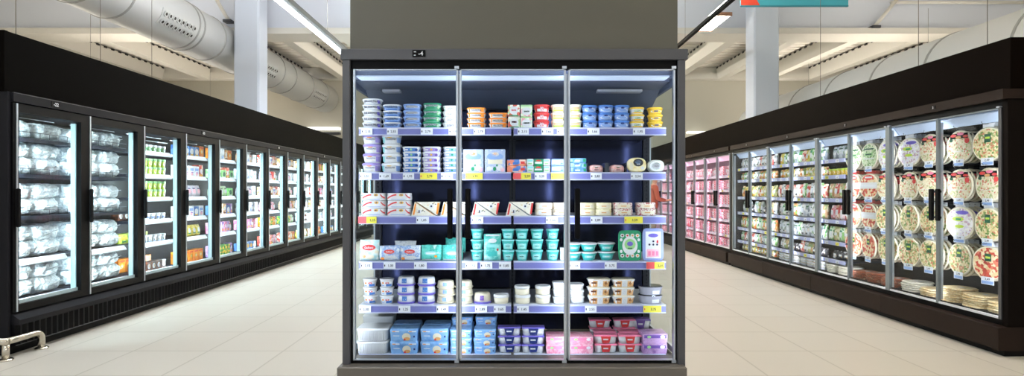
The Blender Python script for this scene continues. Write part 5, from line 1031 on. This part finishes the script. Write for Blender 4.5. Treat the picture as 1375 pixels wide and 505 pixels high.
GRID = [['P5', 'P1', 'P1', 'P6', 'P6', 'P2', 'P2'], ['P1', 'P1', 'P1', 'P1', 'P1', 'P3', 'P3'], ['P5', 'P6', 'P5', 'P5', 'P5', 'P3', 'P3'], ['P4', 'P5', 'P5', 'P5', 'P5', 'P4', 'P4']]
RN = ['top row', 'second row', 'third row', 'lowest row']
for r, row in enumerate(GRID):
    for c_, k_ in enumerate(row):
        for q in range(4):
            nm = TY[k_][2]
            lab = '%s, %s, %s column from the right%s' % (nm, RN[r], ORD[c_+1], ['', ', directly behind the front one', ', third in its line', ', last in its line'][q])
            rot = random.uniform(-.06, .06)+(0.10 if (c_+r) % 3 == 0 else -0.03)
            place(k_+('c' if q == 0 else 'n'), RP(PY[c_]+0.004*q+random.uniform(-.004, .004), 0.10+0.052*q+(0.015 if q == 0 else 0), PROWS[r]-0.15+random.uniform(-.006, .004)), -PI/2+rot, lab, 'pizza', 'hanging pizzas in the right cabinets')
# piles of flat breads and packs on the cabinet floor
def flatdisc(key, colm_, rx, ry, h_):
    def mk():
        b = MB(); b.loft([[(x*(1+.02*noise.noise((x*20, y*20, 1))), y, z+.002*noise.noise((x*25, y*25, 2))) for x, y, z in ring(rx*k_, ry*k_, zz, 26, 2.6)] for zz, k_ in ((0.0015, .9), (h_*.3, 1), (h_*.7, 1), (h_, .92))], colm_); o = b.build('flat_bread'); 
        q = MB(); q.loft([ring(rx*.3, ry*.3, h_*1.0, 16, 5), ring(rx*.3, ry*.3, h_*1.02, 16, 5)], M['white']); q.build('sticker', o); return o
    KINDS[key] = mk
flatdisc('fb_cream', pat('bread_cream', ['e8d4a4', 'f2e4c0', 'd4b47c', 'efe0bc'], 30, kind='noise'), .125, .13, .018)
flatdisc('fb_white', pat('bread_white', ['e9e2d0', 'f6f2e6', 'd0c8b0'], 30, kind='noise'), .12, .13, .02)
flatdisc('fb_brown', pat('bread_brown', ['7a3c24', 'a05838', '5c2a1c', 'd8c0a0'], 22, kind='noise'), .12, .13, .017)
k_i = 0
for y_, k_, n_, nm_ in [(4.60, 'fb_cream', 5, 0), (4.86, 'fb_cream', 6, 0), (5.12, 'fb_cream', 7, 0), (5.38, 'fb_cream', 4, 0), (5.64, 'fb_white', 5, 0), (5.94, 'fb_brown', 5, 0), (6.20, 'fb_brown', 6, 0), (6.46, 'fb_brown', 5, 0), (6.74, 'fb_white', 5, 0), (6.99, 'fb_white', 5, 0)]:
    k_i += 1
    for j in range(n_):
        nm = {'fb_cream': 'cream flat bread', 'fb_white': 'whitish flat bread', 'fb_brown': 'brown flat pack'}[k_]
        h_ = {'fb_cream': .018, 'fb_white': .02, 'fb_brown': .017}[k_]
        place(k_, RP(y_+random.uniform(-.006, .006), 0.175+random.uniform(-.008, .008), 0.3005+j*(h_+.0008)), -PI/2, '%s, layer %s of pile %s from the near end, cabinet floor' % (nm, ['one', 'two', 'three', 'four', 'five', 'six', 'seven'][j], ORD[k_i]), 'flat bread', '%ss piled on the right cabinet floor' % nm, 0.1)
# packets on the right shelves
def fpack(key, w_, h_, d_, cols, ds, lean=0):
    pouch(key, 'film_packet', w_, h_, d_, pat('packet_'+key, cols, 30), ds, amp=.005, seed=len(cols[0])+ord(key[-1]), p=3)
fpack('r_green', .105, .14, .06, ['e4ecd8', '8cc070', 'c0dcb0', 'f4f4ee', '4f9c54'], [('e', 0, .5, .26, .2, 'white'), ('r', -.22, .22, .68, .8, 'green')])
fpack('r_silver', .12, .14, .06, ['b4bac6', 'dde2e8', '7c8694', 'ccd4de', '9cb49c'], [('r', -.25, .25, .35, .55, 'white'), ('r', -.3, .3, .72, .82, 'dgreen')])
fpack('r_yellow', .10, .12, .06, ['e0c838', 'ece070', 'c8a828', 'f0e8c8'], [('e', 0, .5, .26, .2, 'white'), ('r', -.22, .22, .2, .3, 'orange')])
fpack('r_red', .105, .13, .06, ['d87068', 'f0d4c8', 'c04848', 'f4e8e0', 'd8b08c'], [('e', 0, .5, .26, .2, 'white'), ('r', -.22, .22, .68, .8, 'red')])
fpack('r_white', .105, .15, .06, ['e0e2e6', 'c8ccd8', 'f0f0ee', '98a49c', 'dcd0c8'], [('e', 0, .55, .22, .18, 'tagw'), ('r', -.22, .22, .2, .3, 'grey'), ('r', -.1, .2, .68, .74, 'dgreen')])
fpack('r_beige', .12, .13, .06, ['d4c890', 'a8a468', 'e8e0bc', '84945c', 'c0946c'], [('r', -.25, .25, .4, .6, 'white'), ('e', .1, .3, .1, .1, 'lgreen')])
fpack('r_black', .12, .11, .06, ['2a2830', '3c3844', 'c8c8d0', '1c1a22'], [('r', -.25, .25, .4, .62, 'white'), ('e', .2, .4, .08, .1, 'gold')])
fpack('r_orange', .105, .13, .06, ['e08838', 'f0bc78', 'c85c28', 'f4e0c8', '88b058'], [('e', 0, .5, .26, .2, 'white'), ('r', -.22, .22, .68, .8, 'green')])
tub('r_cup', 'chilled_cup', .085, .085, .085, 'yellow', 'lime', [('e', 0, .42, .26, .24, 'white')], p=2, k0=.8, n=14)
tray('r_tray', 'fresh_tray', .15, .035, .11, 'white', pat('tray_mix', ['e8d8c0', 'd8a880', 'f0e8dc', 'c8cc98'], 40), [('r', -.3, .3, .1, .6, 'tagw')], p=5)
fpack('m_pack', .10, .13, .055, ['e8a4b4', 'f4d4dc', 'd8808f', 'f8e8ec'], [('e', 0, .5, .26, .2, 'white'), ('r', -.22, .22, .68, .8, 'red')])
tray('m_tray', 'meat_tray', .15, .045, .12, 'lpink', pat('raw_meat', ['d87c88', 'e8a0a8', 'c86474', 'f0c4c8'], 35, kind='noise', bump=.4), [('r', -.4, .1, .1, .62, 'white'), ('r', .16, .36, .1, .62, 'red')], p=5)
fpack('m_red', .10, .14, .05, ['c8445c', 'e08090', 'f4d0d8', 'b03048'], [('e', 0, .5, .26, .2, 'white')])
RD = {'r_green': ('white and green packet', 'packet', .10, .14), 'r_silver': ('silvery packet', 'packet', .115, .14), 'r_yellow': ('yellow packet', 'packet', .10, .12), 'r_red': ('red and white packet', 'packet', .10, .13), 'r_white': ('white packet', 'packet', .10, .15), 'r_beige': ('beige packet', 'packet', .115, .13),
      'r_black': ('black packet', 'packet', .115, .11), 'r_orange': ('orange packet', 'packet', .10, .13), 'r_cup': ('yellow cup', 'cup', .088, .085), 'r_tray': ('flat fresh tray', 'tray', .155, .036), 'm_pack': ('pink packet', 'packet', .098, .13), 'm_tray': ('pink meat tray', 'meat tray', .155, .046), 'm_red': ('dark red packet', 'packet', .098, .14)}
RPLAN = [ # (near y, far y, cabinet words, shelf heights, rows)
 (yn[1]+WR-0.46, yn[1]+WR-0.015, 'second', SHR, [['r_silver'], ['r_cup'], ['r_red', 'r_beige'], ['r_red', 'm_pack'], ['r_beige', 'r_green'], ['r_black'], None]),
 (yn[2]+0.015, yn[2]+WR-0.015, 'third', SHR, [['r_silver', 'r_green', 'r_white', 'r_green', 'r_yellow', 'r_red', 'r_green'], ['r_orange', 'r_white', 'r_yellow', 'r_beige', 'r_yellow', 'r_orange'], ['r_red', 'r_green', 'r_red', 'r_white'], ['r_beige', 'r_white', 'r_green', 'r_white', 'r_silver', 'r_white', 'r_silver', 'r_orange'], ['r_green', 'r_silver', 'r_white', 'r_silver', 'r_white', 'r_white'], ['r_black', 'r_black', 'r_black', 'r_beige', 'r_white', 'r_red'], ['r_tray']]),
 (yn[3]+0.015, yn[3]+WR-0.015, 'fourth', SHR, [['r_white', 'r_red', 'r_white', 'r_white'], ['r_orange', 'r_orange', 'r_white', 'r_green'], ['r_beige', 'r_yellow', 'r_orange'], ['r_white', 'r_beige', 'r_silver', 'r_black'], ['r_orange', 'r_green', 'r_green', 'r_orange'], ['r_green', 'r_white', 'r_red'], ['r_orange', 'r_yellow', 'r_beige']]),
 (YM+0.015, YM+WM-0.015, 'nearer pink', SHM, [['m_pack', 'm_pack', 'm_tray'], ['m_tray', 'm_pack'], ['m_tray'], ['m_tray', 'm_pack'], ['m_tray'], ['m_tray', 'm_red']]),
 (YM+WM+0.015, YM+2*WM-0.015, 'further pink', SHM, [['m_pack', 'm_pack'], ['m_tray', 'm_tray', 'm_pack'], ['m_tray'], ['m_tray'], ['m_tray', 'm_pack'], ['m_red', 'm_tray']]),
 (YM+2*WM+0.015, YM+3*WM-0.015, 'third pink', SHM, [['m_pack'], ['m_pack'], ['m_pack'], ['m_pack'], ['m_red'], ['m_pack']]),
 (YM+3*WM+0.3, YM+4*WM-0.1, 'fourth pink', SHM, [['m_pack'], ['m_tray'], ['m_pack'], ['m_tray'], ['m_tray'], ['m_tray']])]
for y0_, y1_, cn, SH_, rows in RPLAN:
    for si, kinds in enumerate(rows):
        if kinds is None: continue
        y = y0_; n_ = 0; z = SH_[si]+0.001
        nxt = (SH_[si-1]-0.05 if si else z+0.2)
        while True:
            k_ = kinds[n_ % len(kinds)]; nm, cat, w_, h_ = RD[k_]
            if y+w_ > y1_: break
            high = max(1, min(4, int((nxt-z)/h_))) if h_ < 0.09 else 1
            if high > 3 and k_ == 'r_tray': high = 3
            for j in range(high):
                lab = '%s, %s from the right, %s shelf, %s right-hand cabinet%s' % (nm, ORD[n_+1] if n_ < 20 else 'last', (['top']+ORD[2:len(SH_)]+['bottom'])[si] if len(SH_) < 9 else '', cn, '' if high == 1 else (', at the base', ', one up', ', two up', ', three up')[j])
                sc_ = min(1.45, (nxt-z)*random.uniform(.80, .93)/h_) if high == 1 and k_ not in ('r_cup', 'r_tray', 'm_tray', 'r_black') else 1.0
                o = place(k_, RP(y+w_/2, 0.145, z+j*h_), -PI/2, lab, cat, '%ss in the right cabinets' % nm, 0.05)
                if sc_ != 1: o.scale = (1, 1, sc_)
            y += w_; n_ += 1

# ------------------------------------------------------------------ person far down the right aisle, seen through the cabinet's side glass
skin = mat('skin', 'c89478', 0.5); knit = mat('rust_knit', 'a8523c', 0.85, bump=0.3, bscale=80); trous = mat('beige_trousers', '8a7a68', 0.8); hairm = mat('dark_hair', '2a1e18', 0.6); shoe = mat('dark_shoes', '2c2a2c', 0.5)
def skinned(name, pts, edges, root, m, parent=None, sub=2):
    me = bpy.data.meshes.new(name); me.from_pydata([p[:3] for p in pts], edges, []); me.materials.append(m)
    o = bpy.data.objects.new(name, me); COL.objects.link(o)
    if parent: o.parent = parent
    sk = o.modifiers.new('skin', 'SKIN'); sk.use_smooth_shade = True; sv = me.skin_vertices[0].data if me.skin_vertices else None
    if sv is None:
        bpy.context.view_layer.objects.active = o
        me.attributes.new  # skin layer is created with the modifier below
    for i, p in enumerate(pts):
        me.skin_vertices[0].data[i].radius = (p[3], p[4] if len(p) > 4 else p[3]); me.skin_vertices[0].data[i].use_root = (i == root)
    sb = o.modifiers.new('sub', 'SUBSURF'); sb.levels = sub; sb.render_levels = sub
    return o
pr = empty('person', (3.38, 13.0, 0), 0); tag(pr, 'person in a rust-red jumper facing the meat cabinets, seen through the side glass', 'person')
# faces +x; body axis slightly bent forward, near arm reaching to the cabinet
B = [(0, 0, .95, .085, .085), (0.01, 0, 1.12, .10, .09), (0.02, 0, 1.30, .13, .11), (0.02, 0, 1.43, .10, .08), (0.04, 0, 1.50, .052), (0.055, 0, 1.57, .058), (0.065, 0, 1.645, .085, .075), (0.06, 0, 1.72, .07, .065)]
E = [(i, i+1) for i in range(7)]
def chain(start, pts):
    i0 = start
    for p in pts: B.append(p); E.append((i0, len(B)-1)); i0 = len(B)-1
    return i0
hands = []
for s in (-1, 1):
    chain(0, [(0, s*.08, .84, .06), (0.02*s, s*.10, .50, .055), (-0.01, s*.10, .28, .055), (-0.03+0.02*s, s*.10, .10, .04), (0.03+0.02*s, s*.105, .045, .038), (0.13+0.02*s, s*.11, .035, .03)])
    if s < 0: arm = [(0.02, s*.17, 1.41, .055), (0.06, s*.23, 1.15, .042), (0.26, s*.18, 1.12, .032), (0.33, s*.16, 1.13, .026), (0.38, s*.155, 1.135, .026, .018)]
    else: arm = [(0.02, s*.17, 1.41, .055), (-0.01, s*.23, 1.13, .042), (0.08, s*.22, .92, .032), (0.10, s*.215, .85, .026), (0.115, s*.215, .80, .026, .018)]
    hd = chain(3, arm); hp = B[hd]
    dx, dz = (1, 0.05) if s < 0 else (0.3, -1)
    for q in range(4):
        off = (q-1.5)*0.019; L = (.07, .082, .076, .058)[q]
        if s < 0: chain(hd, [(hp[0]+.03, hp[1]+off, hp[2], .0095), (hp[0]+.03+L*.5, hp[1]+off, hp[2]-.005, .0085), (hp[0]+.03+L, hp[1]+off, hp[2]-.03, .0075)])
        else: chain(hd, [(hp[0]+off, hp[1], hp[2]-.03, .0095), (hp[0]+off+.008, hp[1], hp[2]-.03-L*.5, .0085), (hp[0]+off+.02, hp[1], hp[2]-.03-L, .0075)])
    if s < 0: chain(hd, [(hp[0]+.0, hp[1]+.03, hp[2]+.01, .011), (hp[0]+.04, hp[1]+.045, hp[2]+.008, .009)])
    else: chain(hd, [(hp[0]+.03, hp[1], hp[2]+.0, .011), (hp[0]+.045, hp[1], hp[2]-.045, .009)])
try:
    skinned('body', B, E, 0, skin, pr)
    T = [(0, 0, .86, .152, .14), (0.01, 0, 1.08, .142, .128), (0.02, 0, 1.30, .15, .125), (0.02, 0, 1.43, .12, .095)]; TE = [(0, 1), (1, 2), (2, 3)]
    for s, arm in ((-1, [(0.02, -.18, 1.41, .07), (0.06, -.235, 1.15, .055), (0.26, -.18, 1.12, .043)]), (1, [(0.02, .18, 1.41, .07), (-0.01, .235, 1.13, .055), (0.08, .22, .92, .043)])):
        i0 = 3
        for p in arm: T.append(p); TE.append((i0, len(T)-1)); i0 = len(T)-1
    skinned('jumper', T, TE, 0, knit, pr)
    L_ = [(0, 0, .90, .125, .13), (0, 0, 1.0, .12, .125)]; LE = [(0, 1)]
    for s in (-1, 1):
        i0 = 0
        for p in [(0, s*.085, .78, .098), (0.02*s, s*.10, .50, .076), (-0.01, s*.10, .28, .07), (-0.03+0.02*s, s*.10, .11, .062)]: L_.append(p); LE.append((i0, len(L_)-1)); i0 = len(L_)-1
    skinned('trousers', L_, LE, 0, trous, pr)
except Exception as ex: print('person', ex)
for s in (-1, 1):
    q = MB(); q.loft([[(0.02*s+0.04+x, s*.107+y, z) for x, y, z in ring(.14*k_, .052*k_, zz, 18, 2.6)] for zz, k_ in ((0.001, .95), (.03, 1), (.06, .85), (.085, .6))], shoe, smooth=True); q.build('shoe', pr)
q = MB(); q.loft([[(0.04+x-0.02*(k_ > .8), y, z) for x, y, z in ring(.098*k_, .088*k_, zz, 20, 2)] for zz, k_ in ((1.60, .7), (1.66, 1.0), (1.74, 1.0), (1.79, .7), (1.81, .2))], hairm, smooth=True); q.build('hair', pr)
q = MB(); q.loft([ring(.012, .014, 1.615, 8, 2, .148), ring(.008, .006, 1.655, 8, 2, .142)], skin, smooth=True)
for s in (-1, 1): q.loft([ring(.006, .010, 1.652, 8, 2, .14, s*.032), ring(.006, .010, 1.662, 8, 2, .14, s*.032)], M['ink'])
q.box(.137, .143, -.022, .022, 1.588, 1.594, M['red']); q.build('face', pr)
